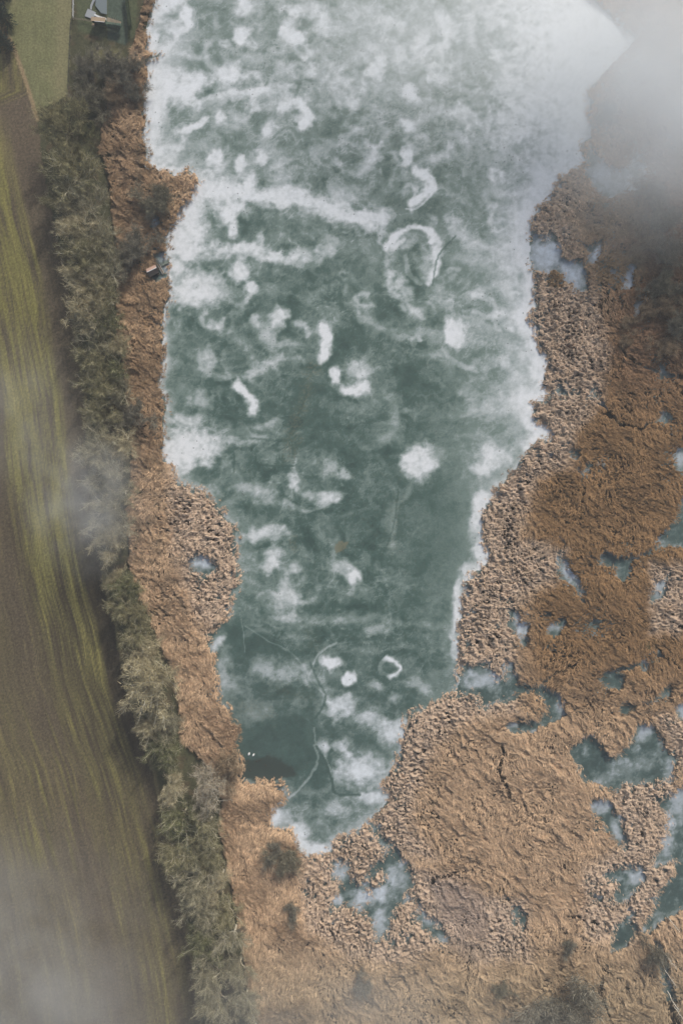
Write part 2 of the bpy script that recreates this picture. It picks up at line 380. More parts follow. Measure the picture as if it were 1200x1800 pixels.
STRK = [ # width, strength, points
(6,.6,[(325,95),(345,102),(362,92),(365,75)]),(5,.4,[(340,185),(380,170),(440,160),(520,150)]),(6,.85,[(330,228),(350,222),(365,210)]),(9,.9,[(495,190),(520,182),(540,195),(546,210),(530,222)]),
(9,.8,[(762,284),(776,275),(793,262)]),(10,.8,[(775,35),(785,60),(778,80),(765,92)]),(7,.7,[(640,297),(650,280),(660,262)]),(17,.9,[(350,332),(400,327),(470,347),(520,345),(560,360),(620,381),(672,381)]),
(10,1.0,[(733,303),(751,312),(757,328),(745,345),(725,362)]),(2,.55,[(738,299),(762,313),(764,330),(750,352),(730,369),(712,367)]),(7,.9,[(678,438),(690,420),(712,402),(740,400),(757,412),(760,420)]),
(8,.85,[(762,420),(770,430),(768,450),(760,480),(753,500)]),(10,.45,[(752,440),(745,470),(750,495)]),(5,.55,[(690,442),(700,428),(712,420)]),(4,.35,[(715,450),(718,475),(735,500)]),(8,.75,[(681,470),(685,500),(695,517)]),
(9,.75,[(705,490),(712,520),(720,545),(735,556)]),(13,.5,[(765,512),(780,520),(785,545)]),(9,.6,[(420,435),(480,452),(560,460)]),(11,1.0,[(568,573),(574,598),(568,630)]),(8,.8,[(440,662),(465,645),(492,630)]),
(10,1.0,[(418,676),(432,692),(447,705),(444,722)]),(10,1.0,[(603,685),(625,692),(640,680)]),(5,.45,[(830,520),(845,520),(865,530),(870,545),(855,555),(830,548)]),(11,.65,[(800,395),(820,420),(860,440),(900,430),(925,395)]),
(10,.5,[(805,450),(850,465),(905,460)]),(10,.65,[(418,855),(440,862),(475,870)]),(5.6,.9,[(678,1156),(695,1162),(700,1175),(688,1189)]),(4,.25,[(678,1157),(668,1168),(672,1182),(686,1189)]),(6,.65,[(720,1200),(738,1204),(748,1216)]),
(11,.5,[(543,1178),(560,1205),(575,1228)]),(1.2,.25,[(424,1088),(431,1146)]),(1.3,.25,[(430,1100),(470,1125),(500,1140),(535,1172),(548,1200),(572,1222)]),(2.4,.36,[(553,1312),(560,1332),(545,1365),(520,1390),(503,1402)]),
(1.6,.3,[(553,1280),(556,1310),(570,1330),(583,1365)]),(1.6,.25,[(585,1397),(620,1397),(660,1393)]),(14,.4,[(600,145),(660,150),(700,165)]),(8,.4,[(720,240),(740,205),(800,195),(830,220)]),(8,.45,[(760,190),(820,200),(870,250)]),(5,.35,[(780,610),(800,640),(835,650)]),
(9,.4,[(440,570),(470,590),(480,620)]),(7,.35,[(405,590),(430,610),(445,640)]),(8,.35,[(640,560),(700,590),(750,580)]),(10,.4,[(690,700),(700,740),(675,770)]),(6,.3,[(720,860),(690,900),(690,960)]),(5,.3,[(500,880),(540,900),(590,880)]),
(22,.5,[(1000,230),(985,290),(950,330),(930,372)]),(9,.35,[(590,330),(640,345),(670,370)]),(10,.35,[(480,200),(470,260),(520,270)]),(12,.3,[(560,260),(600,250),(640,230)]),(9,.45,[(640,205),(675,225),(680,260)]),(9,.35,[(780,230),(840,260),(870,320)]),
(7,.35,[(410,90),(450,110),(480,95)]),(12,.35,[(820,690),(860,700),(905,710)]),(2,.35,[(590,1130),(560,1150),(545,1185)]),(6,.3,[(430,1110),(520,1100),(600,1085),(720,1095),(790,1105)]),
]
DARK = [ # x, y, rx, ry, angle, strength
(470,1345,56,24,0,.9),(440,1120,42,14,15,.6),(400,1110,30,14,0,.6),(620,665,7,6,0,.9),(597,1018,9,8,0,.8),(560,690,70,50,0,.35),(560,760,60,40,0,.4),(470,720,60,30,10,.35),(650,780,60,50,0,.3),(640,900,70,60,0,.3),(530,490,40,30,0,.4),(440,390,45,20,0,.45),
(520,400,50,18,0,.4),(430,560,60,40,0,.25),(660,470,50,60,0,.25),(620,590,60,30,0,.35),(380,60,40,40,0,.35),(480,45,18,40,0,.45),(350,110,50,14,0,.4),(440,225,30,22,0,.3),(330,300,30,16,20,.5),(600,220,30,20,0,.4),(570,225,30,30,0,.35),(850,370,40,40,0,.45),(700,300,40,30,0,.35),
(680,360,40,20,0,.3),(810,470,40,40,0,.3),(880,580,40,20,0,.35),(720,660,40,40,0,.4),(750,720,30,60,0,.35),(540,1290,60,40,0,.5),(660,1230,30,12,0,.45),(640,1300,30,16,0,.4),(690,1180,10,10,0,.4),(520,1150,50,20,0,.2),(560,1360,22,36,0,.5),(470,1270,60,16,0,.2),(1060,1340,50,30,-20,.5),(930,1215,30,12,0,.6),
(1170,1560,40,50,40,.5),(1195,930,40,40,0,.5),(1085,995,20,20,0,.7),(1070,1195,25,14,0,.5),(1090,1640,20,26,0,.4),(770,900,60,120,0,.2),(640,1180,100,40,0,.25),(690,1080,120,30,0,.15),(750,1640,20,20,0,.2),(700,1560,6,30,-15,.35),(940,1275,30,8,0,.5),(850,1225,34,10,0,.5),(580,1410,40,16,0,.35),(520,1405,18,10,0,.4),
]
DLINE = [(1.6,.5,[(800,415),(770,450),(760,500)]),(2.2,.55,[(540,690),(520,740),(510,762)]),(2,.4,[(440,770),(500,775),(520,765)]),(2,.45,[(450,815),(490,820),(520,818)]),(2,.5,[(545,1165),(560,1200),(572,1222),(566,1245),(553,1262)]),(2.2,.7,[(556,1312),(570,1335),(583,1370),(590,1395),(632,1397)]),
 (1.6,.4,[(411,830),(412,800)]),(5,.3,[(520,870),(530,920),(545,960)]),(1.6,.35,[(700,860),(690,930),(670,980)]),(1.5,.35,[(515,860),(525,890),(550,895)])]

def curve(pts, n=6):
    if len(pts) < 3: return pts
    P = [np.array(p, float) for p in [pts[0]]+list(pts)+[pts[-1]]]
    out = []
    for i in range(1, len(P)-2):
        for k in range(n):
            t = k/n
            out.append(tuple(.5*((2*P[i])+(-P[i-1]+P[i+1])*t+(2*P[i-1]-5*P[i]+4*P[i+1]-P[i+2])*t*t+(-P[i-1]+3*P[i]-3*P[i+1]+P[i+2])*t**3)))
    return out+[tuple(pts[-1])]
STRK = [(w, s, curve(p, 4)) for w, s, p in STRK]
DLINE = [(w, s, curve(p, 4)) for w, s, p in DLINE]
r3_ = random.Random(5); NFIX = len(STRK)
for k in range(170):            # the many small rings and hooks round old gas holes
    x = r3_.uniform(285, 930); y = r3_.uniform(-120, 600)
    rad = r3_.uniform(6, 22); a0 = r3_.uniform(0, 6.28); sp_ = r3_.uniform(1.5, 4.8); e_ = r3_.uniform(.6, 1.0); ro = r3_.uniform(0, 3.14)
    pts = []
    for q in range(9):
        a = a0+sp_*q/8; ex, ey = rad*math.cos(a), rad*e_*math.sin(a)
        pts.append((x+ex*math.cos(ro)-ey*math.sin(ro), y+ex*math.sin(ro)+ey*math.cos(ro)))
    STRK.append((r3_.uniform(2.6, 6.5), r3_.uniform(.2, .55), pts))
    if k % 2 == 0: BLOB.append((x+r3_.uniform(-8, 8), y+r3_.uniform(-8, 8), r3_.uniform(4, 12), r3_.uniform(4, 10), r3_.uniform(0, 180), r3_.uniform(.2, .5), .4))
for k in range(110):
    x = r3_.uniform(290, 920); y = r3_.uniform(-80, 1080)
    DARK.append((x, y, r3_.uniform(4, 16), r3_.uniform(3, 11), r3_.uniform(0, 180), r3_.uniform(.2, .5)))
DARK += [(460, 1310, 100, 85, 0, .7), (425, 1135, 70, 44, 10, .65), (545, 1350, 40, 40, 0, .4), (400, 1240, 30, 60, 0, .3)]
LST = 1.8
lx = np.arange(236, 1400, LST, dtype=np.float32)
ly = np.arange(-260, 1760, LST, dtype=np.float32)
LX, LY = np.meshgrid(lx, ly)
dW = samp(RW, LX, LY)
wx, wy = warp(LX, LY, 7, 38, 11)
wx, wy = wx+2.2*perlin(LX/9, LY/9, 3), wy+2.2*perlin(LX/9+7, LY/9, 4)

def add_over(F, box, val):
    j0, j1, i0, i1 = box
    F[j0:j1, i0:i1] = 1-(1-F[j0:j1, i0:i1])*(1-np.clip(val, 0, .98))
def local(x0, y0, x1, y1, pad):
    i0 = max(0, int((x0-pad-lx[0])/LST)); i1 = min(len(lx), int((x1+pad-lx[0])/LST)+2)
    j0 = max(0, int((y0-pad-ly[0])/LST)); j1 = min(len(ly), int((y1+pad-ly[0])/LST)+2)
    return (j0, max(j1, j0), i0, max(i1, i0))

NA = fbm(LX/17, LY/15, 41, 4, .6); NB = fbm(LX/5, LY/5, 47, 3, .6)
fr = np.zeros(LX.shape, np.float32)
for x, y, rx, ry, a, s, h in BLOB:
    b = local(x, y, x, y, max(rx, ry)*1.5+20); sl = (slice(b[0], b[1]), slice(b[2], b[3]))
    ca, sa = math.cos(R(a)), math.sin(R(a))
    dx, dy = wx[sl]-x, wy[sl]-y
    r = np.sqrt(((dx*ca+dy*sa)/rx)**2+((-dx*sa+dy*ca)/ry)**2)
    r = r+(.55-.35*h)*NA[sl]+.06*NB[sl]
    add_over(fr, b, s*smooth(1.5-.2*h, .05+.65*h, r))
for si_, (w, s, pts) in enumerate(STRK):
    xs = [p[0] for p in pts]; ys = [p[1] for p in pts]
    b = local(min(xs), min(ys), max(xs), max(ys), w*1.6+16); sl = (slice(b[0], b[1]), slice(b[2], b[3]))
    k = min(1.0, w/6) if si_ < NFIX else 1.0
    r = seg_dist(wx[sl]*k+LX[sl]*(1-k), wy[sl]*k+LY[sl]*(1-k), pts)/w
    if w > 5.5: r = r+(.9 if s < .85 else .4)*NA[sl]+.12*NB[sl]
    elif si_ >= NFIX: r = r+.8*NA[sl]+.3*NB[sl]
    hs = s if s >= .85 or w < 5.5 else s*.8
    add_over(fr, b, hs*(smooth(1.35, .45, r) if w < 5.5 and si_ < NFIX else (smooth(1.5, .2, r) if s >= .85 else smooth(2.1, -.1, r))))
dk = np.zeros(LX.shape, np.float32)
for x, y, rx, ry, a, s in DARK:
    b = local(x, y, x, y, max(rx, ry)*1.6+20); sl = (slice(b[0], b[1]), slice(b[2], b[3]))
    ca, sa = math.cos(R(a)), math.sin(R(a))
    dx, dy = wx[sl]-x, wy[sl]-y
    r = np.sqrt(((dx*ca+dy*sa)/rx)**2+((-dx*sa+dy*ca)/ry)**2)
    add_over(dk, b, s*smooth(1.4, 0.3, r))
dl = np.zeros(LX.shape, np.float32)
for w, s, pts in DLINE:
    xs = [p[0] for p in pts]; ys = [p[1] for p in pts]
    b = local(min(xs), min(ys), max(xs), max(ys), w*2+12); sl = (slice(b[0], b[1]), slice(b[2], b[3]))
    r = seg_dist(LX[sl]+1.2*perlin(LX[sl]/6, LY[sl]/6, 9), LY[sl]+1.2*perlin(LX[sl]/6, LY[sl]/6, 8), pts)/w
    add_over(dl, b, s*smooth(1.5, 0.4, r))
# frost gathered along the shores
dl_shore = samp(RL, LX+3*perlin(LX/12, LY/12, 21), LY+3*perlin(LX/12, LY/12, 22))
left_side = (LX < 560)
wid = np.where(left_side, np.interp(LY, [0, 120, 300, 520, 820, 1000, 1120, 1300, 1420], [16, 30, 22, 8, 11, 20, 10, 1, 12]), np.interp(LY, [0, 330, 420, 560, 700, 780, 900, 1150, 1230, 1400], [75, 60, 45, 42, 40, 24, 13, 9, 6, 12]))
amp = np.where(left_side, np.interp(LY, [0, 830, 900, 1080, 1200, 1330, 1400, 1450], [.9, .9, .45, .3, .25, .0, .5, .7]), np.interp(LY, [0, 780, 800, 900, 1000, 1180, 1230, 1300], [1.25, 1.25, .6, .9, .9, .7, .35, .6]))
shore = amp*np.exp(-np.maximum(dl_shore, 0)/wid)*np.clip(1+0.5*fbm(LX/30, LY/30, 51), 0.3, 1.2)
shore = np.where(dl_shore > -1, shore, np.where(LX > 1020, -.3, 0)*0+.02)
fr = 1-(1-fr)*(1-np.clip(shore, 0, .97))
# broad swirled veils of thin frost
qx, qy = warp(LX, LY, 34, 95, 61)
veil = fbm(qx/62, qy/44, 71, 5, 0.55)
veil2 = fbm(qx/24, qy/20, 77, 4, 0.55)
base = np.interp(LY, [-200, 60, 260, 420, 620, 900, 1150, 1400, 1700], [.50, .48, .39, .32, .245, .225, .24, .25, .32])  # base frost; the rise towards the top also paints in the fog
base = base+0.14*smooth(700, 860, LX)*smooth(300, 600, LY)*smooth(1250, 1000, LY)
calm = 1-0.75*np.exp(-(((LX-790)/95)**2+((LY-930)/190)**2))
qx2, qy2 = warp(LX, LY, 26, 60, 83)
fil = (1-np.abs(perlin(qx2/30, qy2/22, 85))*1.6).clip(0, 1)**5*smooth(-.2, .5, fbm(LX/70, LY/70, 87))
fil2 = (1-np.abs(perlin(qx2/13, qy2/11, 89))*1.6).clip(0, 1)**4*smooth(-.1, .5, fbm(LX/50, LY/50, 91))
cn = fbm(qx2/75, qy2/60, 93, 3); cn = cn*6; cl_ = np.abs(cn-np.floor(cn)-.5)
cont = smooth(.16, .0, cl_)*smooth(-.15, .35, fbm(LX/90, LY/90, 95))*np.clip(.5+perlin(LX/8, LY/8, 96), 0, 1)
qx3, qy3 = warp(LX, LY, 12, 26, 103)
pl = fbm(qx3/30, qy3/24, 105, 5, .6); plate = smooth(.02, .14, pl)-.5; rim = smooth(.06, .0, np.abs(pl-.08))
pl2 = fbm(qx3/13, qy3/11, 107, 4, .6); plate2 = smooth(.05, .16, pl2)-.5
f = base+calm*(.09*plate+.08*rim+.05*plate2+.19*cont+0.25*veil+0.12*veil2+.16*fil+.10*fil2)
f = np.clip(f, 0.02, 0.7)*(1-0.8*np.clip(dk, 0, 1))
fr2 = np.clip(fr*(1+0.22*veil2+0.15*perlin(LX/7, LY/7, 5)), 0, 1)
pf = smooth(.0, .55, fbm(LX/26, LY/26, 97, 4)+.35*fbm(LX/6, LY/6, 98))*.30+.22*np.exp(-np.maximum(dW, 0)/3.0)+.10*plate2+.08*rim
f = np.where(dl_shore > -1, f, np.clip(f*.42+pf*.85, 0, 1))
f = 1-(1-f)*(1-fr2*0.97*np.where(dl_shore > -1, 1, .85))
f = f*(1-dl)
blue = np.where(dl_shore > -2, np.interp(LY, [-100, 250, 500, 1080, 1250, 1700], [.35, .25, .12, .12, .42, .5])+0.2*smooth(560, 430, LX)*smooth(1050, 1150, LY), 1.0)
alg = np.zeros(LX.shape, np.float32)
for w, s, pts in [(13, .9, curve([(550, 645), (540, 690), (520, 740), (512, 800)])), (7, .9, [(515, 945), (520, 968)]), (16, .55, [(430, 1245), (470, 1255)]), (12, .4, [(540, 1110), (560, 1140)]), (16, .35, [(480, 1210), (540, 1225)]), (14, .35, [(700, 880), (690, 960)])]:
    alg = np.maximum(alg, .55*s*smooth(1.7, .1, seg_dist(wx, wy, pts)/w+1.0*NA)*np.clip(.3+1.6*perlin(LX/4, LY/4, 14), 0, 1))
alg = np.maximum(alg, 1.3*smooth(1.2, .8, np.hypot((wx-598)/10, (wy-960)/9)+.5*NA+.5*NB))
open_w = 0.85*smooth(1.12, .85, np.hypot((wx-462)/62, (wy-1353)/21)+.35*NA)*smooth(405, 425, LX)
keep = (dW > -26)
kc = keep[:-1, :-1] | keep[1:, 1:] | keep[:-1, 1:] | keep[1:, :-1]
LZ = np.zeros_like(LX)
v, fc, used = grid_mesh(LX, LY, LZ, kc)
m, nt, b = new_mat('lake_ice')
aF = N(nt, 'ShaderNodeAttribute', attribute_name='frost'); aB = N(nt, 'ShaderNodeAttribute', attribute_name='blue')
aA = N(nt, 'ShaderNodeAttribute', attribute_name='algae'); aO = N(nt, 'ShaderNodeAttribute', attribute_name='openwater')
n1 = noise(nt, 0.55, 8, 0.68); n2 = noise(nt, 1.7, 6, 0.75)
sp = N(nt, 'ShaderNodeTexVoronoi'); sp.inputs['Scale'].default_value = 0.42
g_ = N(nt, 'ShaderNodeNewGeometry'); nt.links.new(g_.outputs['Position'], sp.inputs['Vector'])
fac = math_n(nt, 'ADD', aF.outputs['Fac'], math_n(nt, 'MULTIPLY', math_n(nt, 'SUBTRACT', n1, 0.5), 0.20))
fac = math_n(nt, 'ADD', fac, math_n(nt, 'MULTIPLY', math_n(nt, 'SUBTRACT', n2, 0.5), 0.30), True)
cr = N(nt, 'ShaderNodeValToRGB')
els = cr.color_ramp.elements
els[0].position = 0.0; els[0].color = (.034, .070, .060, 1)
els[1].position = 1.0; els[1].color = (.67, .735, .75, 1)
for p_, c_ in ((.18, (.058, .112, .094, 1)), (.40, (.150, .222, .198, 1)), (.66, (.345, .42, .415, 1)), (.85, (.545, .615, .62, 1))):
    e = els.new(p_); e.color = c_
nt.links.new(fac, cr.inputs['Fac'])
tint = mix_rgb(nt, aB.outputs['Fac'], (1.08, 1.0, .98), mix_rgb(nt, fac, (1.30, 1.0, 1.08), (.97, 1.0, 1.07)))
c = mix_rgb(nt, 1.0, cr.outputs[0], tint, 'MULTIPLY')
c = mix_rgb(nt, math_n(nt, 'MULTIPLY', aA.outputs['Fac'], 0.75, True), c, (.17, .165, .105))
c = mix_rgb(nt, aO.outputs['Fac'], c, (.040, .052, .044))
# dark breathing holes and pebbles in the frost
spk = math_n(nt, 'LESS_THAN', sp.outputs['Distance'], 0.115)
n3 = noise(nt, 0.06, 3, 0.6)
spk = math_n(nt, 'MULTIPLY', spk, math_n(nt, 'GREATER_THAN', n3, 0.53))
c = mix_rgb(nt, math_n(nt, 'MULTIPLY', spk, 0.55), c, (.07, .09, .08))
nt.links.new(c, b.inputs['Base Color'])
rr = math_n(nt, 'ADD', math_n(nt, 'MULTIPLY', fac, 0.5), 0.35)
nt.links.new(rr, b.inputs['Roughness'])
b.inputs['Specular IOR Level'].default_value = 0.3
lake = mesh_from('lake', v, fc, mat=m, attrs={'frost': f.ravel()[used], 'blue': np.clip(blue, 0, 1).ravel()[used], 'algae': np.clip(alg, 0, 1).ravel()[used], 'openwater': open_w.ravel()[used]})
tag(lake, 'frozen green lake with swirls and patches of white frost', 'lake', kind='structure')
del qx, qy, veil, veil2, fr, fr2, dk, dl, alg, open_w, LX, LY, LZ, wx, wy, shore, wid, amp, blue

# ------------------------------------------------------------------ fields, meadow, bank on the left
FST = 2.0
fx_ = np.arange(-330, 560, FST, dtype=np.float32); fy_ = np.arange(-330, 2130, FST, dtype=np.float32)
FX, FY = np.meshgrid(fx_, fy_)
E = interp(EDGE, FY); RE = interp(REDGE, FY)
ew = E+3.5*fbm(FX/20, FY/20, 101)
top_poly = [(-330, -330), (30, -330), (128, -60), (130, 0), (124, 168), (96, 190), (66, 195), (45, 140), (22, 75), (5, 20), (-40, -60), (-330, -120)]
meadow_d = sdf(FX+2*perlin(FX/14, FY/14, 3), FY+2*perlin(FX/14, FY/14, 4), top_poly)
is_field = (FX < ew) & (meadow_d < 0) & (FY > -200)
is_meadow = meadow_d >= 0
# field colours: rows running along the wood's edge
u = FX-np.interp(FY, [t[0] for t in EDGE[3:]], [t[1] for t in EDGE[3:]])*1.0
u = u+0.03*(FY-900)*0
uw = u-.03*(FY-700)+2*fbm(FX/90, FY/260, 111, 3)
rows = 0.5*perlin(uw/5.2, FY/110, 120)+0.45*perlin(uw/2.4, FY/70, 121)+0.55*perlin(uw/15, FY/210, 122)+.25*perlin(uw/1.5, FY/40, 123)
grain = .6*fbm(FX/2.6, FY/4.0, 131, 3, 0.8)+.55*rng.normal(0, .5, FX.shape).astype(np.float32)
green_u = smooth(-165, -120, uw)*smooth(-28, -52, uw)
green_y = np.interp(FY, [-200, 180, 260, 800, 960, 1100, 1250, 1700], [.4, .7, 1.3, 1.3, 1.15, .55, .42, .3])
streak = smooth(.15, .6, perlin(uw/6.5, FY/130, 127))*smooth(1180, 1330, FY)*smooth(1600, 1450, FY)*smooth(-90, -150, uw)
lowf = fbm(uw/60, FY/160, 141, 3)
g = np.clip(green_u*green_y*(0.62+1.25*rows)+0.10*lowf+0.25*smooth(.25, .7, rows)*smooth(-20, -60, uw), 0, 1)
g = np.clip(g+.55*streak+0.75*green_y*smooth(-170, -240, uw)*(0.6+.6*rows), 0, 1)
C = lambda *rgb: np.array(lin(*rgb), np.float32)
col = np.empty(FX.shape+(3,), np.float32)
soil = C(88, 78, 62)[None, None]*(1+0.26*rows[..., None]+0.42*grain[..., None])
soil_darken = smooth(780, 1080, FY)*smooth(-190, -40, uw)*smooth(1500, 1250, FY)*0.48  # field darker towards the wood's edge along its middle stretch
soil = soil*(1-soil_darken[..., None])
grn = C(112, 107, 62)[None, None]*(1+0.34*rows[..., None]+0.36*grain[..., None])
yl = C(142, 131, 78)[None, None]
grn = grn*(1-0.5*smooth(.35, .75, rows)[..., None])+yl*0.5*smooth(.35, .75, rows)[..., None]
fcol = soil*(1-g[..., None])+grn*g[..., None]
# the brown ploughed wedge at the top
wedge = smooth(210, 60, FY)*0+smooth(-62, -50, uw)*smooth(480, 250, FY)
fcol = fcol*(1-.55*wedge[..., None])+.55*wedge[..., None]*C(96, 84, 70)*(1+.5*grain[..., None])
# meadow
mrow = perlin((FX+0.05*FY)/3.0, FY/140, 151)+0.6*perlin((FX)/9.0, FY/90, 152)
mg = fbm(FX/40, FY/40, 153)
mcol = (C(112, 112, 78)*(1+.12*mrow[..., None]+.15*grain[..., None]+.12*mg[..., None]))
tanm = smooth(92, 112, FX)*smooth(-40, 10, FY)*.5+.25*smooth(.1, .8, mg)
mcol = mcol*(1-tanm[..., None])+tanm[..., None]*C(132, 124, 92)
# track between meadow and ploughland
track_d = seg_dist(FX, FY, [(8, 25), (22, 75), (40, 120), (52, 155), (64, 195), (70, 215)])
tr = smooth(5, 2, track_d+1.5*perlin(FX/4, FY/4, 8))*smooth(60, 80, FY)
# bank under the trees: moss, leaf litter
bk = fbm(FX/16, FY/16, 161, 4)
bcol = C(70, 70, 50)*(1+.25*bk[..., None]+.3*grain[..., None])
br = smooth(.0, .5, fbm(FX/26, FY/26, 166))[..., None]
bcol = bcol*(1-.6*br)+.6*br*C(92, 78, 60)
# grassy margin strip by the field
mar = np.exp(-((FX-E-3)/4.0)**2)*smooth(480, 600, FY)
bcol = bcol*(1-.5*mar[..., None])+.5*mar[..., None]*C(128, 116, 84)
col[:] = bcol
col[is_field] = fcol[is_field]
col[is_meadow] = mcol[is_meadow]
col = col*(1-tr[..., None])+tr[..., None]*C(140, 122, 92)
# garden lawn, top
gd = sdf(FX, FY, [(133, -120), (250, -120), (240, 60), (222, 80), (140, 60)])
gl = smooth(-2, 3, gd)[..., None]
lawn = C(78, 84, 60)*(1+.2*grain[..., None])
lawn2 = C(74, 86, 74)*(1+.15*grain[..., None])
lawn = np.where(((FX > 190) & (FX < 225))[..., None], lawn2, lawn)
col = col*(1-gl)+gl*lawn
gp = smooth(0, 12, sdf(FX+3*perlin(FX/8, FY/8, 33), FY, [(165, 82), (222, 84), (218, 125), (200, 150), (175, 130), (150, 95)]))[..., None]
col = col*(1-.8*gp)+.8*gp*C(112, 108, 74)*(1+.2*grain[..., None])
zf = 1.6+0.05*rows*0
slope = np.clip((FX-E)/np.maximum(RE-E, 12), 0, 1)
FZ = np.where(is_field | is_meadow, 1.6+0.045*rows+0.06*grain, 1.6-1.42*smooth(0, 1, slope)+0.12*bk)
FZ = np.where((FX > RE+14), -0.35, FZ)
FZ = np.where((FX > RE+14) & (FY < 110), -0.1, FZ)
m_field = attr_mat('field_soil', (0.5, .14), (1.3, .85), .95, 0.10)
cell = lambda M: M[:-1, :-1]
for nm, msk, lab in (('field', is_field, 'ploughed brown field with olive green rows'), ('meadow', is_meadow, 'pale green mown meadow beside the garden'), ('bank', ~(is_field | is_meadow) & (FX < RE+44), 'mossy bank under the row of trees')):
    kc = cell(msk)
    v, fc, used = grid_mesh(FX, FY, FZ, kc)
    o = mesh_from(nm, v, fc, col.reshape(-1, 3)[used], m_field, smooth_shade=True)
    tag(o, lab, nm, kind='structure')
fieldZ = 1.6

# ------------------------------------------------------------------ reed beds
RST = 1.35
def poly_soft(X, Y, pts, soft):
    return smooth(-soft, soft, samp(raster_sdf(pts, 90), X, Y))
CLUMP = [
 [(920,470),(1040,505),(1064,620),(1052,700),(1008,760),(1000,820),(940,840),(915,900),(905,945),(990,962),(985,1010),(905,1062),(902,1150),(860,1185),(790,1180),(790,1000),(840,830)],
 [(915,300),(1020,280),(1015,340),(990,380),(1015,440),(1000,470),(930,430)],
 [(690,1235),(840,1205),(852,1240),(770,1300),(748,1340),(715,1440),(765,1500),(700,1510),(640,1450),(690,1330)],
 [(575,1440),(690,1445),(720,1500),(800,1640),(700,1690),(620,1680),(540,1630),(525,1510)],
 [(298,815),(345,845),(420,915),(428,1050),(370,1118),(335,1065),(302,950)],
 [(1075,1365),(1180,1360),(1180,1520),(1150,1580),(1100,1660),(1020,1640),(1020,1520),(1085,1490)],
 [(1145,1255),(1330,1265),(1330,1345),(1190,1345)], [(1140,990),(1330,990),(1330,1110),(1140,1110)], [(850,1575),(925,1580),(925,1680),(850,1680)],
 [(790,1165),(900,1150),(905,1250),(800,1260)],
]
CHAN = [(2.6, [(1042, 690), (1060, 720), (1085, 745), (1120, 752), (1160, 738)]), (2.0, [(1085, 610), (1110, 640), (1150, 652), (1200, 665)]), (2.2, [(1016, 815), (1022, 860), (1018, 880)]), (2.4, [(985, 940), (990, 968)]),
 (2.2, [(1150, 960), (1130, 975), (1105, 980)]), (2.0, [(1150, 1140), (1180, 1165), (1200, 1175)]), (2.4, [(1075, 1178), (1100, 1170), (1126, 1166)]), (2.0, [(1110, 1240), (1150, 1225), (1165, 1212)]), (2.2, [(900, 1130), (895, 1155)]), (2.2, [(1022, 1050), (1025, 1062)]),
 (2.0, [(880, 1560), (895, 1590), (918, 1630), (915, 1680)]), (2.0, [(992, 1600), (1035, 1615), (1070, 1640)]), (2.2, [(700, 1590), (760, 1545), (800, 1530)]), (2.0, [(880, 1310), (875, 1350), (895, 1400)]), (1.8, [(1010, 420), (1060, 470), (1100, 500)]), (2.0, [(540, 1600), (560, 1630), (600, 1660)]), (2.0, [(1060, 1690), (1050, 1740), (1075, 1800)]), (1.8, [(940, 1210), (975, 1180), (1010, 1165)])]
def reed_fields(X, Y):
    D = {}
    ww = samp(RW, X+6*fbm(X/12, Y/12, 201, 4, .6), Y+6*fbm(X/12, Y/12, 205, 4, .6))+2.0*perlin(X/5, Y/5, 203)
    wc = samp(RW, X+9*fbm(X/13, Y/13, 207, 3), Y+9*fbm(X/13, Y/13, 208, 3))
    cl = np.zeros(X.shape, np.float32)
    for p in CLUMP: cl = np.maximum(cl, poly_soft(X, Y, p, 16))
    cl = np.clip(cl+0.45*fbm(X/24, Y/24, 209)*(cl > .05), 0, 1)
    d = -(ww*(1-cl)+wc*cl)+cl*3.4*perlin(X/3.4, Y/2.7, 213)             # distance into the reeds, px
    rl = X-interp(REDGE, Y)-4*fbm(X/16, Y/16, 211)
    d2 = np.minimum(d, rl+2)
    D['d'] = d2; D['cl'] = cl
    return D
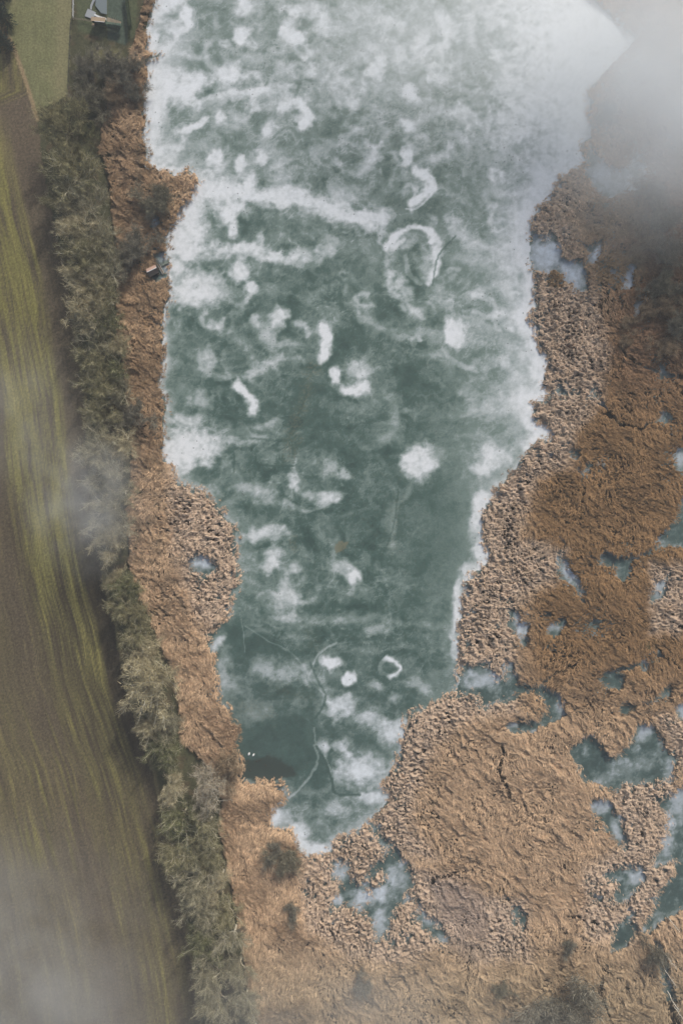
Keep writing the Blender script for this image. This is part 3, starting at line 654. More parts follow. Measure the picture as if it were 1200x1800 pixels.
def reed_height(X, Y, D):
    cl = D['cl']
    # combed, wind-laid swirls
    ax, ay = warp(X, Y, 16, 60, 221)
    th = 0.62                      # ridges run down-right
    p = ax*math.cos(th)+ay*math.sin(th); q = -ax*math.sin(th)+ay*math.cos(th)
    r1 = perlin(p/34, q/13, 225)+.35*perlin(p/12, q/6, 226); r2 = perlin(p/9, q/3.2, 227); r3 = fbm(X/3.4, Y/3.0, 229, 2)
    ridge = (1-np.abs(r1)*1.8)
    big = fbm(X/55, Y/45, 231, 3)
    rm = smooth(-.5, .4, fbm(X/45, Y/45, 237))
    comb = 1.45+0.42*ridge*rm+0.24*r2+0.26*r3+0.35*big
    # laid-over drifts: each rises slowly and breaks off steeply on its lower side
    flat_ = smooth(560, 640, X)*smooth(1180, 1260, Y)+smooth(420, 340, X)*.8
    s1 = q/19+.9*fbm(X/75, Y/75, 291, 3)+.25*perlin(X/14, Y/14, 293); t1 = s1-np.floor(s1)
    k1 = smooth(-.25, .35, perlin(p/40, q/22, 295)+.3*perlin(X/15, Y/15, 296))
    s2 = (q+.5*p)/10+.8*fbm(X/38, Y/38, 297, 3); t2 = s2-np.floor(s2)
    k2 = smooth(0, .4, perlin(p/26, q/13, 299))
    comb = comb+np.clip(.6+flat_, 0, 1)*(1.15*k1*(t1**1.3-.5)*smooth(1, .9, t1)+.55*k2*(t2-.5)*smooth(1, .88, t2))
    # slots and pits where the ice shows dark between the stems
    th2 = 1.05+.5*perlin(X/60, Y/60, 233)
    pp = X*np.cos(th2)+Y*np.sin(th2); qq = -X*np.sin(th2)+Y*np.cos(th2)
    pit = smooth(.36, .52, perlin(X/8.5+.12*qq, Y/6.5, 234)+.25*perlin(X/4, Y/4, 236))*smooth(-.25, .15, fbm(X/60, Y/60, 235))
    zg = smooth(880, 960, X)*smooth(1330, 1150, Y)
    pit2 = zg*smooth(.40, .52, perlin(pp/15, qq/5.5, 301)+.2*perlin(X/4, Y/4, 302))*smooth(-.2, .2, fbm(X/80, Y/80, 303))
    pit = np.maximum(pit, pit2)
    for w_, cp in CHAN:
        pit = np.maximum(pit, smooth(1.3, .6, (seg_dist(X+5*perlin(X/13, Y/13, 305), Y+5*perlin(X/13, Y/13, 306), cp)+1.6*perlin(X/5, Y/5, 307))/w_)*1.35) if X.max() > min(q_[0] for q_ in cp) and Y.max() > min(q_[1] for q_ in cp) and X.min() < max(q_[0] for q_ in cp) and Y.min() < max(q_[1] for q_ in cp) else pit
    comb = comb-1.55*pit
    # clumps
    bx, by = warp(X, Y, 3, 12, 241)
    sz = smooth(-.3, .3, fbm(X/40, Y/40, 244))
    w1 = 1.25*(perlin(bx/5.0+.25*by/5.0, by/3.0, 243)*(1-sz)+perlin(bx/9.5-.2*by/9.5, by/4.4, 242)*sz)*(.7+.6*smooth(-.3, .3, fbm(X/26, Y/26, 248)))+.25
    w2 = perlin(X/3.2, Y/2.6, 245)
    w3 = fbm(X/22, Y/22, 247)
    clump = 0.62+1.25*w1+0.3*w2+0.5*w3
    h = comb*(1-cl)+clump*cl
    ed = smooth(0.0, 4.5+2.5*perlin(X/10, Y/10, 251), D['d'])
    h = h*ed*(0.85+0.25*np.clip(D['d']/40, 0, 1))
    return h, r1, ridge, big, w1, pit

def reed_colour(X, Y, cl, h, seed):
    gold = smooth(880, 960, X)*smooth(500, 640, Y)*smooth(1330, 1120, Y)
    tan = C(186, 158, 128); goldc = C(142, 112, 78); cc = C(196, 174, 152); leftc = C(152, 126, 97); greyp = C(174, 154, 138)
    dark = C(108, 84, 62)
    gold = gold[..., None]
    c = tan*(1-gold)+goldc*gold
    lf = (smooth(345, 290, X)*smooth(880, 760, Y)*(.75+.5*fbm(X/40, Y/40, 265)).clip(0, 1))[..., None]
    c = c*(1-lf)+lf*leftc
    sc_ = ((X < 330)*smooth(.05, .4, fbm(X/18, Y/22, 267, 3)))[..., None]*.5
    c = c*(1-sc_)+sc_*C(112, 98, 80)
    ur = (smooth(1020, 1110, X)*smooth(780, 600, Y))[..., None]
    c = c*(1-ur)+ur*C(128, 100, 76)
    gp = poly_soft(X, Y, [(740, 1525), (800, 1540), (905, 1600), (915, 1660), (830, 1690), (760, 1640)], 18)[..., None]
    c = c*(1-gp)+gp*greyp
    bt = smooth(1600, 1760, Y)[..., None]
    c = c*(1-bt)+bt*C(168, 147, 118)
    k = np.asarray(cl)[..., None]*.85
    c = c*(1-k)+k*cc
    dome = np.zeros(X.shape, np.float32)
    for x, y, rx, ry in ((1070, 385, 60, 42), (1085, 475, 46, 34), (976, 490, 18, 20)):
        dome = np.maximum(dome, smooth(1.1, .8, np.hypot((X-x)/rx, (Y-y)/ry)+.15*perlin(X/9, Y/9, 3)))
    c = c*(1-dome[..., None])+dome[..., None]*C(146, 122, 93)
    var = fbm(X/48, Y/40, 261, 4)
    patch = smooth(.1, .6, fbm(X/30, Y/26, 263, 3))[..., None]
    c = c*(1-.35*patch)+.35*patch*(c*np.array([.72, .70, .66], np.float32))
    c = c*(1+.16*var[..., None])
    return c.astype(np.float32)

m_reed = attr_mat('dry_reed', (1.2, .16), (9.0, .22), .85, 0.0, .2)
m_stalk = attr_mat('reed_stalk', (1.2, .12), (14.0, .16), .8, 0.0, .25)

def flow(X, Y):
    a = fbm(X/85, Y/70, 271, 3)*2.6+fbm(X/22, Y/18, 275, 2)*.9
    return -0.9+a       # lay direction, world angle

def build_reeds(name, x0, x1, y0, y1, region, label, nblade, group=None):
    xs = (np.arange(int(x0/RST), int(x1/RST))*RST).astype(np.float32); ys = (np.arange(int(y0/RST), int(y1/RST))*RST).astype(np.float32)
    X, Y = np.meshgrid(xs, ys)
    D = reed_fields(X, Y)
    h, r1, ridge, big, w1, pit = reed_height(X, Y, D)
    ok = (D['d'] > 0.2) & (h > 0.22)
    kc = ok[:-1, :-1] & ok[1:, 1:] & ok[:-1, 1:] & ok[1:, :-1] & region(X[:-1, :-1], Y[:-1, :-1])
    jx = (0.45*RST*perlin(X/1.7, Y/1.7, 281)); jy = (0.45*RST*perlin(X/1.7, Y/1.7, 283))
    c = reed_colour(X, Y, D['cl'], h, 0)
    base = 0.02
    v, fc, used = grid_mesh(X+jx, Y+jy, np.maximum(h, .05)+base, kc)
    root = mesh_from(name, v, fc, c.reshape(-1, 3)[used]*0.80, m_reed, smooth_shade=False)
    tag(root, label, 'reeds', group, 'stuff')
    # stalks: thin leaning blades, laid along the combing
    jj, ii = np.nonzero(kc)
    wgt = np.where(((X[jj, ii] > -10) & (X[jj, ii] < 1210) & (Y[jj, ii] > -10) & (Y[jj, ii] < 1810)), 1.0, .12)
    per = 5; nt_ = nblade//per; nblade = nt_*per
    pick = rng.choice(len(jj), nt_, p=wgt/wgt.sum())
    out_ = (D['d'] > -7.5) & (D['d'] < .6) & (samp(RW, X, Y) > -4) & region(X, Y) & (X > -10) & (X < 1230) & (Y > -20)
    out_ &= fbm(X/11, Y/11, 311) > -.05
    oj, oi_ = np.nonzero(out_); pw = np.exp(D['d'][oj, oi_]/2.6)*(.25+D['cl'][oj, oi_])*np.where(samp(RL, X[oj, oi_], Y[oj, oi_]) > -3, 1, .3)
    ne = min(int(nt_*.055), len(oj)//2)
    pk2 = rng.choice(len(oj), ne, p=pw/pw.sum())
    R5 = lambda v_: np.repeat(v_, per)
    tj, ti = np.concatenate([jj[pick], oj[pk2]]), np.concatenate([ii[pick], oi_[pk2]])
    nt_ = len(tj); nblade = nt_*per; isout = np.arange(nt_) >= nt_-ne
    tx = X[tj, ti]+rng.random(nt_).astype(np.float32)*RST; ty = Y[tj, ti]+rng.random(nt_).astype(np.float32)*RST
    tcl = D['cl'][tj, ti]
    ta = flow(tx, ty)+rng.normal(0, .30, nt_)+tcl*rng.normal(0, .6, nt_)
    tl = rng.uniform(.9, 2.1, nt_)*(1-.4*tcl); tt = np.clip(rng.normal(.36, .24, nt_), .02, 1.2); tz = np.where(isout, rng.uniform(.12, .45, nt_), h[tj, ti]+base); tt = np.where(isout, np.clip(rng.normal(.5, .3, nt_), .05, 1.2), tt); tl = np.where(isout, tl*.75, tl)
    ttone = rng.normal(1.10, .25, nt_).clip(.45, 1.8)
    j, i = R5(tj), R5(ti); cl = R5(tcl)
    px = R5(tx)+rng.normal(0, .55, nblade); py = R5(ty)+rng.normal(0, .55, nblade)
    hz = R5(tz); a = R5(ta)+rng.normal(0, .16, nblade)
    L = R5(tl)*rng.uniform(.75, 1.15, nblade); tilt = np.clip(R5(tt)+rng.normal(0, .1, nblade), .02, 1.3)
    w = rng.uniform(.05, .11, nblade)
    dx, dy = np.cos(a)*np.cos(tilt), np.sin(a)*np.cos(tilt)
    sx, sy = -np.sin(a), np.cos(a)
    bx, by = (px-600)*S, (900-py)*S
    bz = hz-.12
    P0 = np.stack([bx-sx*w/2, by-sy*w/2, bz], 1); P1 = np.stack([bx+sx*w/2, by+sy*w/2, bz], 1)
    P2 = np.stack([bx+dx*L, by+dy*L, bz+np.sin(tilt)*L], 1)
    V = np.stack([P0, P1, P2], 1).reshape(-1, 3)
    F = np.arange(nblade*3, dtype=np.int32).reshape(-1, 3)
    cb = c[j, i]*(R5(ttone)*rng.normal(1.0, .12, nblade).clip(.6, 1.4))[:, None].astype(np.float32)
    st = mesh_from('stalks', V, F, np.repeat(cb, 3, 0), m_stalk, parent=root)
    st['kind'] = 'stuff'
    return root

build_reeds('reed_bed', 150, 450, -240, 1140, lambda X, Y: (X < 445) & (Y < 1130), 'straw coloured reed bed between the tree row and the west shore', 130000)
build_reeds('reed_bed', 225, 640, 1120, 2080, lambda X, Y: (X < 560) & (Y >= 1130), 'tan reed bed below the swans, south west corner of the lake', 160000)
build_reeds('reed_bed', 780, 1400, -330, 1160, lambda X, Y: (X > 780) & (Y < 1150), 'golden brown reed marsh along the east shore of the lake', 280000)
build_reeds('reed_bed', 550, 1400, 1140, 2080, lambda X, Y: (X >= 560) & (Y >= 1150), 'pale flattened reed marsh south east of the lake, between small ponds', 320000)

exec_objects = True
# ------------------------------------------------------------------ trees
def tree_proto(kind, seed):
    """unit-free tree about 1 m crown radius -> built at real size r=7 m, h=11 m. returns (trunk mesh builder, twig verts, faces, cols)"""
    rr_ = random.Random(seed)
    mb = MB()
    tw_p, tw_d, tw_l, tw_w, tw_c = [], [], [], [], []
    H = {'tree': 11.0, 'tall': 13.0, 'bush': 4.2}[kind]
    Rr = {'tree': 6.6, 'tall': 5.2, 'bush': 4.6}[kind]
    def branch(p, d, L, rad, lev):
        n = 4 if lev < 2 else 3
        pts = [p.copy()]; q = p.copy(); dd = d.copy()
        for s_ in range(n):
            dd = (dd+Vector((rr_.gauss(0, .16), rr_.gauss(0, .16), rr_.gauss(.05, .12)))).normalized()
            q = q+dd*(L/n); pts.append(q.copy())
        radii = [rad*(1-.62*i/n) for i in range(n+1)]
        mb.tube([tuple(x) for x in pts], radii, 6 if lev == 0 else (5 if lev == 1 else 3))
        if lev == 3:
            for k in range(5):
                t = rr_.uniform(.2, 1.0); i = min(n-1, int(t*n)); base_ = pts[i].lerp(pts[i+1], t*n-i)
                tw_p.append(base_); tw_d.append((dd*.9+Vector((rr_.gauss(0, .6), rr_.gauss(0, .6), rr_.gauss(.2, .4)))).normalized())
            return
        kids = {0: 7, 1: 7, 2: 5}[lev]
        for k in range(kids):
            t = rr_.uniform(.3, 1.0) if k else 1.0
            i = min(n-1, int(t*n)); base_ = pts[i].lerp(pts[i+1], t*n-i if i < n else 1)
            ax = Vector((rr_.gauss(0, 1), rr_.gauss(0, 1), rr_.gauss(.35, .6))).normalized()
            nd = (dd*rr_.uniform(.7, 1.1)+ax*.85).normalized()
            branch(base_, nd, L*rr_.uniform(.48, .72), rad*.42, lev+1)
        if lev == 2:
            for k in range(16):
                t = rr_.uniform(.2, 1.0)
                i = min(n-1, int(t*n)); base_ = pts[i].lerp(pts[i+1], t*n-i)
                nd = (dd*1.0+Vector((rr_.gauss(0, .5), rr_.gauss(0, .5), rr_.gauss(.2, .4)))).normalized()
                tw_p.append(base_); tw_d.append(nd)
    if kind == 'bush':
        for k in range(8):
            a = rr_.uniform(0, 6.283); s_ = rr_.uniform(.2, 1.3)
            d = Vector((math.cos(a)*s_, math.sin(a)*s_, .8)).normalized()
            branch(Vector((math.cos(a)*.5*s_, math.sin(a)*.5*s_, 0)), d, rr_.uniform(1.8, 4.6), .09, 1)
    else:
        th = H*(.26 if kind == 'tree' else .34)
        mb.tube([(0, 0, -.3), (.05, .02, th*.5), (.1, -.05, th)], [.42, .33, .27], 8)
        for k in range(8 if kind == 'tree' else 7):
            a = k*2.4+rr_.uniform(-.4, .4); lean = rr_.uniform(.35, 1.0) if kind == 'tree' else rr_.uniform(.15, .7)
            d = Vector((math.cos(a)*lean, math.sin(a)*lean, 1.0 if k else 2)).normalized()
            branch(Vector((.1, -.05, th*rr_.uniform(.75, 1.0))), d, rr_.uniform(4.4, 6.2)*(1.15 if kind == 'tall' else 1), .21, 1)
    P = np.array([tuple(x) for x in tw_p], np.float32); Dr = np.array([tuple(x) for x in tw_d], np.float32)
    r2 = np.random.default_rng(seed)
    rep = 4 if kind != 'bush' else 3
    P = np.repeat(P, rep, 0)+r2.normal(0, .28, (len(P)*rep, 3)).astype(np.float32)
    Dr = np.repeat(Dr, rep, 0)+r2.normal(0, .26, (len(Dr)*rep, 3)).astype(np.float32)
    Dr /= np.linalg.norm(Dr, axis=1, keepdims=True)
    n = len(P)
    L = r2.uniform(.55, 1.35, n)[:, None]; w = r2.uniform(.018, .045, n)[:, None]
    side = np.cross(Dr, r2.normal(0, 1, (n, 3))); side /= np.linalg.norm(side, axis=1, keepdims=True)
    V = np.stack([P-side*w, P+side*w, P+Dr*L], 1).reshape(-1, 3)
    F = np.arange(3*n, dtype=np.int32).reshape(-1, 3)
    # crowns differ in tint from twig clump to twig clump
    tone = r2.normal(1.0, .26, n).clip(.4, 1.7)
    mid = P+Dr*L*.5; ctr = np.median(mid, 0)
    rad = np.percentile(np.hypot(mid[:, 0]-ctr[0], mid[:, 1]-ctr[1]), 88)
    print('TREE', kind, seed, n, 'r', rad, 'z', ctr[2], 'c', ctr[:2])
    return mb, V, F, tone, float(rad), float(ctr[2])

def twig_mat(name, rough=.85):
    """twig colour = the object's own colour, varied per twig"""
    m, nt, b = new_mat(name)
    oi = N(nt, 'ShaderNodeObjectInfo'); a = N(nt, 'ShaderNodeAttribute', attribute_name='tone')
    f1 = noise(nt, .35, 3, .6)
    k = math_n(nt, 'MULTIPLY', a.outputs['Fac'], math_n(nt, 'ADD', math_n(nt, 'MULTIPLY', f1, .9), .55))
    vm = N(nt, 'ShaderNodeVectorMath', operation='SCALE')
    nt.links.new(oi.outputs['Color'], vm.inputs[0]); nt.links.new(k, vm.inputs['Scale'])
    nt.links.new(vm.outputs[0], b.inputs['Base Color'])
    b.inputs['Roughness'].default_value = rough; b.inputs['Specular IOR Level'].default_value = .15
    return m
m_twig = twig_mat('mossy_twigs'); m_bark = twig_mat('pale_bark')

PROTO = {}
for kind, seeds in (('tree', (1, 2, 3, 4)), ('tall', (5, 6)), ('bush', (7, 8, 9))):
    for s_ in seeds:
        mb, V, F, tone, rad_, zc_ = tree_proto(kind, s_)
        cm = mesh_from('crown', V, F, None, m_twig, attrs={'tone': np.repeat(tone, 3)}, link=False)
        tv = np.array(mb.v, np.float32)
        tm = bpy.data.meshes.new('trunk'); tm.from_pydata(mb.v, [], mb.f); tm.update()
        at = tm.attributes.new('tone', 'FLOAT', 'POINT'); at.data.foreach_set('value', np.ones(len(mb.v), np.float32))
        tm.materials.append(m_bark)
        PROTO.setdefault(kind, []).append((tm, cm, rad_, zc_))

def plant(name, cat, kind, px, py, r_px, twig, bark, label, group, z0=1.0, hs=1.0, var=None):
    """px,py: where the crown's middle stands in the ground plan as seen from above"""
    lst = PROTO[kind]
    k = var if var is not None else int((px*7+py*13)) % len(lst)
    tm, cm, Rr, zp = lst[k % len(lst)]
    sc = r_px*.90*S/Rr
    if kind != 'bush': hs = min(1.25, max(.85, 8.0/(zp*sc)))
    zc = zp*sc*hs+z0
    fac = (CAM_H-zc)/CAM_H
    wx_, wy_, _ = W(px, py)
    root = empty(name, (wx_*fac, wy_*fac, z0), label, cat, group, rz=(px*1.7+py*.9) % 6.283)
    ky = 1.0 if kind != 'bush' else .78+.4*((px*3+py*7) % 10)/10
    root.scale = (sc, sc*ky, sc*hs)
    for nm, me, colr in (('trunk' if kind != 'bush' else 'stems', tm, bark), ('crown', cm, twig)):
        o = bpy.data.objects.new(nm, me); COL.objects.link(o); o.parent = root
        o.color = (*colr, 1)
    return root

OL = lin(134, 129, 96); GR = lin(140, 135, 110); GN = lin(114, 115, 80); BR = lin(150, 132, 108); DK = lin(126, 122, 108); LG = lin(168, 158, 126); DG = lin(122, 118, 100)
BK = lin(196, 188, 166); BKD = lin(96, 88, 74)
ROW = 'bare trees in the row between field and lake'
TREES = [ # x, y, r, kind, twig colour, bark, label
(108,212,44,'tree',OL,BKD,'wide bare tree with dark spreading limbs at the foot of the meadow'),
(150,232,20,'tree',GN,BKD,'small olive tree touching the right side of the wide dark limbed tree'),
(124,300,44,'tree',OL,BK,'dense olive tree left of the pale combed reed slope'),
(118,262,24,'tree',OL,BKD,'small tree squeezed in just under the wide dark limbed tree'),
(108,345,30,'tree',OL,BK,'olive tree on the field edge, level with the reed peninsula'),
(152,352,34,'tree',GR,BK,'grey tree against the reeds, level with the reed peninsula'),
(128,392,36,'tree',LG,BK,'pale grey tree on the field edge above the long dark shadow'),
(170,412,34,'tree',GR,BK,'grey tree between the dark shore bush and the field edge'),
(150,445,38,'tree',OL,BK,'olive tree left of the boathouse, second from the roof'),
(186,470,32,'tree',GR,BK,'grey tree nearest the boathouse on its field side'),
(150,495,36,'tree',LG,BK,'pale grey tree beside the dark tree shadow on the field, level with the jetty'),
(185,522,32,'tree',OL,BK,'olive tree at the top of the brown reed slope below the boathouse'),
(150,545,36,'tree',LG,BK,'pale tree on the field edge at the lower end of the dark shadow'),
(188,566,28,'tree',GN,BK,'greenish tree on the reed side, first below the olive tree over the brown slope'),
(172,592,30,'tree',GR,BK,'grey starburst tree in the middle of the row below the brown reed slope'),
(208,606,22,'tree',LG,BK,'small pale twiggy tree leaning out over the reeds'),
(164,632,32,'tree',OL,BK,'olive tree on the field edge where the sandy margin begins'),
(200,648,28,'tree',GN,BK,'greenish tree on the reed side, level with the start of the sandy margin'),
(172,682,34,'tree',OL,BK,'olive tree with open branches midway along the sandy margin'),
(210,690,24,'tree',GR,BK,'grey tree on the reed side above the dark round bush'),
(176,732,32,'tree',OL,BK,'olive tree on the field edge left of the dark round bush'),
(238,726,30,'bush',DK,BKD,'dark grey round bush half way down the west reed bed'),
(168,786,36,'tree',GR,BK,'rounded tree with a brown rim on the field edge above the mist'),
(214,782,30,'tree',LG,BK,'pale tree at the edge of the reeds above the mist patch'),
(188,832,36,'tree',GR,BK,'grey tree half veiled at the top of the mist patch'),
(212,862,26,'tree',OL,BK,'olive tree on the reed side, right of the mist patch'),
(184,896,36,'tree',GR,BK,'grey tree behind the thickest part of the mist patch'),
(208,926,26,'tree',GR,BK,'grey tree on the reed side just below the mist patch'),
(188,952,34,'tree',LG,BK,'ash grey tree ending the upper row, just above the gap'),
(200,1018,20,'bush',LG,BK,'small straw coloured bush on the lower lip of the gap in the row'),
(222,1036,28,'tree',GN,BK,'dark green tree, first below the gap in the row'),
(212,1072,24,'tree',OL,BK,'small olive tree on the field edge, second below the gap'),
(240,1078,22,'tree',OL,BK,'little olive tree on the reed side, level with the second below the gap'),
(238,1108,32,'tree',OL,BK,'olive starburst tree, third below the gap on the field edge'),
(250,1148,34,'tree',LG,BK,'pale rounded tree directly above the great white limbed tree'),
(266,1212,50,'tree',LG,lin(190,186,170),'great spreading tree with white limbs, widest of the lower row'),
(292,1272,32,'tree',GR,BK,'grey tree directly below the great white limbed tree'),
(262,1282,24,'tree',LG,BK,'pale small tree on the field edge below the great white limbed tree'),
(288,1322,32,'tree',GN,BK,'green tree above the second gap, over its shadow on the field'),
(398,1344,32,'bush',BR,BK,'brown grey bush at the water, beside the dark open water'),
(300,1390,28,'tall',LG,BK,'slim pale tree leaning over the field edge below the second gap'),
(362,1392,38,'tall',lin(158,148,128),lin(196,190,176),'grey tree with several bright white stems near the open water'),
(318,1442,38,'tree',GN,BK,'mossy green tree on the field edge below the white stemmed tree'),
(362,1462,34,'tall',OL,BK,'olive tree with pale stems behind the tan reed bank'),
(318,1500,36,'tree',OL,BK,'olive tree under the mossy green one on the field edge'),
(368,1512,30,'tree',OL,BK,'olive tree on the reed side, level with the dark shore bush'),
(340,1556,38,'tree',GR,BK,'grey tree on the field edge above the deep field shadow'),
(386,1552,26,'tall',LG,lin(184,178,162),'slender tree with two white stems on the reed side'),
(352,1606,34,'tree',GR,BK,'grey green tree at the corner of the deep field shadow'),
(398,1606,28,'tree',OL,BK,'olive tree on the reed side below the slender white stemmed one'),
(358,1658,34,'tree',GN,BK,'dull green tree where mist begins to cover the row'),
(408,1656,30,'tall',GR,lin(184,178,162),'misty tree with a long white stem on the reed side'),
(368,1712,36,'tree',GR,BK,'misty grey tree on the field edge near the bottom of the row'),
(418,1708,30,'tree',GR,BK,'misty grey tree by the reeds near the bottom of the row'),
(380,1766,36,'tree',GR,BK,'pale misty tree lowest on the field edge'),
(430,1766,30,'tree',GR,BK,'pale misty tree lowest on the reed side'),
(398,1826,34,'tree',GR,BK,'misty tree cut by the bottom of the picture'),
(445,1830,28,'tree',GR,BK,'misty tree cut by the bottom of the picture'),
]
for x, y, r_, kind, tc_, bc_, lab in TREES:
    e0 = float(np.interp(y, [t[0] for t in EDGE], [t[1] for t in EDGE])); r0 = float(np.interp(y, [t[0] for t in REDGE], [t[1] for t in REDGE]))
    sl = min(1, max(0, (x-e0)/max(12, r0-e0)))
    plant('bare_tree' if kind != 'bush' else 'bush', 'tree' if kind != 'bush' else 'bush', kind, x, y, r_, tc_, bc_, lab, ROW if kind != 'bush' else None, 1.4-1.5*sl)

BUSHES = [
(165,172,30,DG,'dark green thicket below the garden'),(190,118,30,DK,'grey scrub bush under the garden hedge'),(150,112,26,DK,'grey green scrub bush beside the meadow edge'),(228,120,26,DK,'grey scrub bush on the shore near the garden'),
(200,160,24,BR,'brownish scrub bush between the dark thicket and the shore'),(236,165,20,DK,'small grey bush on the shore above the combed reeds'),
(281,348,29,DG,'dark grey bush on the reed peninsula'),(262,368,20,DK,'smaller dark bush on the west foot of the peninsula'),(243,424,32,DK,'large dark bush above the boathouse'),(216,452,25,DK,'dark bush left of the boathouse'),
(498,1516,28,DG,'dark bush in the reeds below the south bay'),(478,1502,20,DK,'small dark bush touching the dark bush below the south bay'),(512,1606,17,DK,'small dark bush alone in the southern reeds'),
(885,1738,19,DG,'small dark bush left of the large one at the bottom edge'),(985,1772,56,DK,'large grey green bush at the bottom edge'),(997,1667,18,DK,'faint grey bush in the straw above the large one'),(1150,1680,26,DK,'dull bush below the streams, right of the straw'),
(1172,392,42,DK,'dark bush under the mist at the right edge, uppermost'),(1185,445,34,DK,'dark bush at the right edge, second under the mist'),(1150,420,26,BR,'brown bush left of the dark right edge bushes'),(1170,492,26,DG,'dark green bush right of the narrow ice strip'),
(1196,570,32,DK,'dark grey bush cut by the right edge below the mist'),(1140,545,20,BR,'small brown bush beside the thin slanting ice strip'),(1150,340,30,DK,'bush fading into the mist at the top right'),(1060,200,26,DK,'bush in thick mist behind the straight ice corner'),
(1138,1135,8,GN,'tiny green shrub in the golden reeds'),(1122,446,20,BR,'brown bush left of the two stacked right edge bushes'),(1192,512,26,DK,'dark bush cut by the right edge, between the green bush and the lowest one'),(1148,512,22,DK,'grey bush just right of the slanting ice strip'),(1172,540,24,BR,'brown bush above the dark bush cut by the right edge'),(1108,566,16,BR,'little brown bush below the slanting ice strip'),(1165,612,22,BR,'brown bush lowest of the upper marsh bushes'),(1130,380,26,BR,'pale brown bush nearest the lake under the mist'),
(640,1735,20,DK,'low grey shrub in the misty straw at the bottom'),(1100,600,16,BR,'small brown shrub in the upper golden marsh'),(420,1640,12,DK,'small bush at the reed edge of the lower tree row'),
]
for x, y, r_, tc_, lab in BUSHES:
    plant('bush', 'bush', 'bush', x, y, r_, tc_, BKD, lab, 'bushes in the marsh and on the shore', .2, .9 if r_ > 20 else .8)

# ------------------------------------------------------------------ slim pale trees, conifers
def small_proto(kind, seed):
    rr_ = random.Random(seed); mb = MB(); P = []; D_ = []
    if kind == 'slim':
        H = 10.5
        pts = [(0, 0, -.3)]; x = y = 0
        for k in range(1, 7):
            x += rr_.gauss(0, .12); y += rr_.gauss(0, .12); pts.append((x, y, H*k/6))
        mb.tube(pts, [.15, .14, .12, .10, .08, .06, .03], 6)
        for k in range(34):
            t = rr_.uniform(.35, 1.0); i = min(5, int(t*6)); b_ = Vector(pts[i]).lerp(Vector(pts[i+1]), t*6-i)
            an = k*2.4; L = 1.7*(1.15-t)+.4
            d = Vector((math.cos(an), math.sin(an), .9)).normalized()
            mb.tube([tuple(b_), tuple(b_+d*L)], [.03, .012], 3)
            for q in range(9):
                P.append(tuple(b_+d*L*rr_.uniform(.3, 1))); D_.append((d.x+rr_.gauss(0, .5), d.y+rr_.gauss(0, .5), d.z+rr_.gauss(0, .4)))
        wmin, wmax, lmin, lmax = .012, .03, .3, .8
    else:
        H = 14.0
        mb.tube([(0, 0, -.3), (0, 0, H*.5), (0, 0, H)], [.3, .2, .03], 8)
        for k in range(150):
            t = rr_.uniform(.06, .98); an = k*2.4; L = 3.6*(1-t)**.8*rr_.uniform(.75, 1.1)+.2
            d = Vector((math.cos(an), math.sin(an), -.12+.3*t)).normalized(); b_ = Vector((0, 0, H*t))
            mb.tube([tuple(b_), tuple(b_+d*L)], [.04, .012], 3)
            for q in range(int(14+34*(1-t))):
                P.append(tuple(b_+d*L*rr_.uniform(.12, 1))); D_.append((d.x+rr_.gauss(0, .8), d.y+rr_.gauss(0, .8), d.z+rr_.gauss(-.1, .3)))
        wmin, wmax, lmin, lmax = .05, .10, .4, .8
    r2 = np.random.default_rng(seed); P = np.array(P, np.float32); Dr = np.array(D_, np.float32); Dr /= np.linalg.norm(Dr, axis=1, keepdims=True)
    n = len(P); L = r2.uniform(lmin, lmax, n)[:, None]; w = r2.uniform(wmin, wmax, n)[:, None]
    side = np.cross(Dr, r2.normal(0, 1, (n, 3))); side /= np.linalg.norm(side, axis=1, keepdims=True)
    V = np.stack([P-side*w, P+side*w, P+Dr*L], 1).reshape(-1, 3)
    cm = mesh_from('crown', V, np.arange(3*n).reshape(-1, 3), None, m_twig, attrs={'tone': np.repeat(r2.normal(1, .2, n).clip(.5, 1.5), 3)}, link=False)
    tm = bpy.data.meshes.new('trunk'); tm.from_pydata(mb.v, [], mb.f); tm.update()
    tm.attributes.new('tone', 'FLOAT', 'POINT').data.foreach_set('value', np.ones(len(mb.v), np.float32)); tm.materials.append(m_bark)
    return tm, cm
def stand(name, cat, pr, px, py, z0, sc, rz, twig, bark, label, group):
    root = empty(name, W(px, py, z0), label, cat, group, rz); root.scale = (sc,)*3
    for nm, me, colr in (('trunk', pr[0], bark), ('crown', pr[1], twig)):
        o = bpy.data.objects.new(nm, me); COL.objects.link(o); o.parent = root; o.color = (*colr, 1)
SLIM = [small_proto('slim', 21), small_proto('slim', 22)]; CON = [small_proto('conifer', 31), small_proto('conifer', 32)]
WH = lin(214, 208, 194)
for k, (x, y, sc, lab) in enumerate(((1172, 1612, .8, 'slim pale tree at the right edge beside the stream mouth, topmost of the slim ones'), (1163, 1672, .95, 'slim pale tree beside the dark ditch, upper one of the two close together'), (1166, 1702, .9, 'slim pale tree beside the dark ditch, lower one of the two close together'),
        (1172, 1742, 1.0, 'slim pale tree at the lower end of the dark ditch'), (1184, 1770, .95, 'slim pale tree in the very bottom right corner'), (1035, 1735, .7, 'slim pale tree alone right of the large bottom bush'))):
    stand('slim_tree', 'tree', SLIM[k % 2], x, y, .1, sc, k*1.3, lin(150, 138, 118), WH, lab, 'slim pale trees in the bottom right corner')
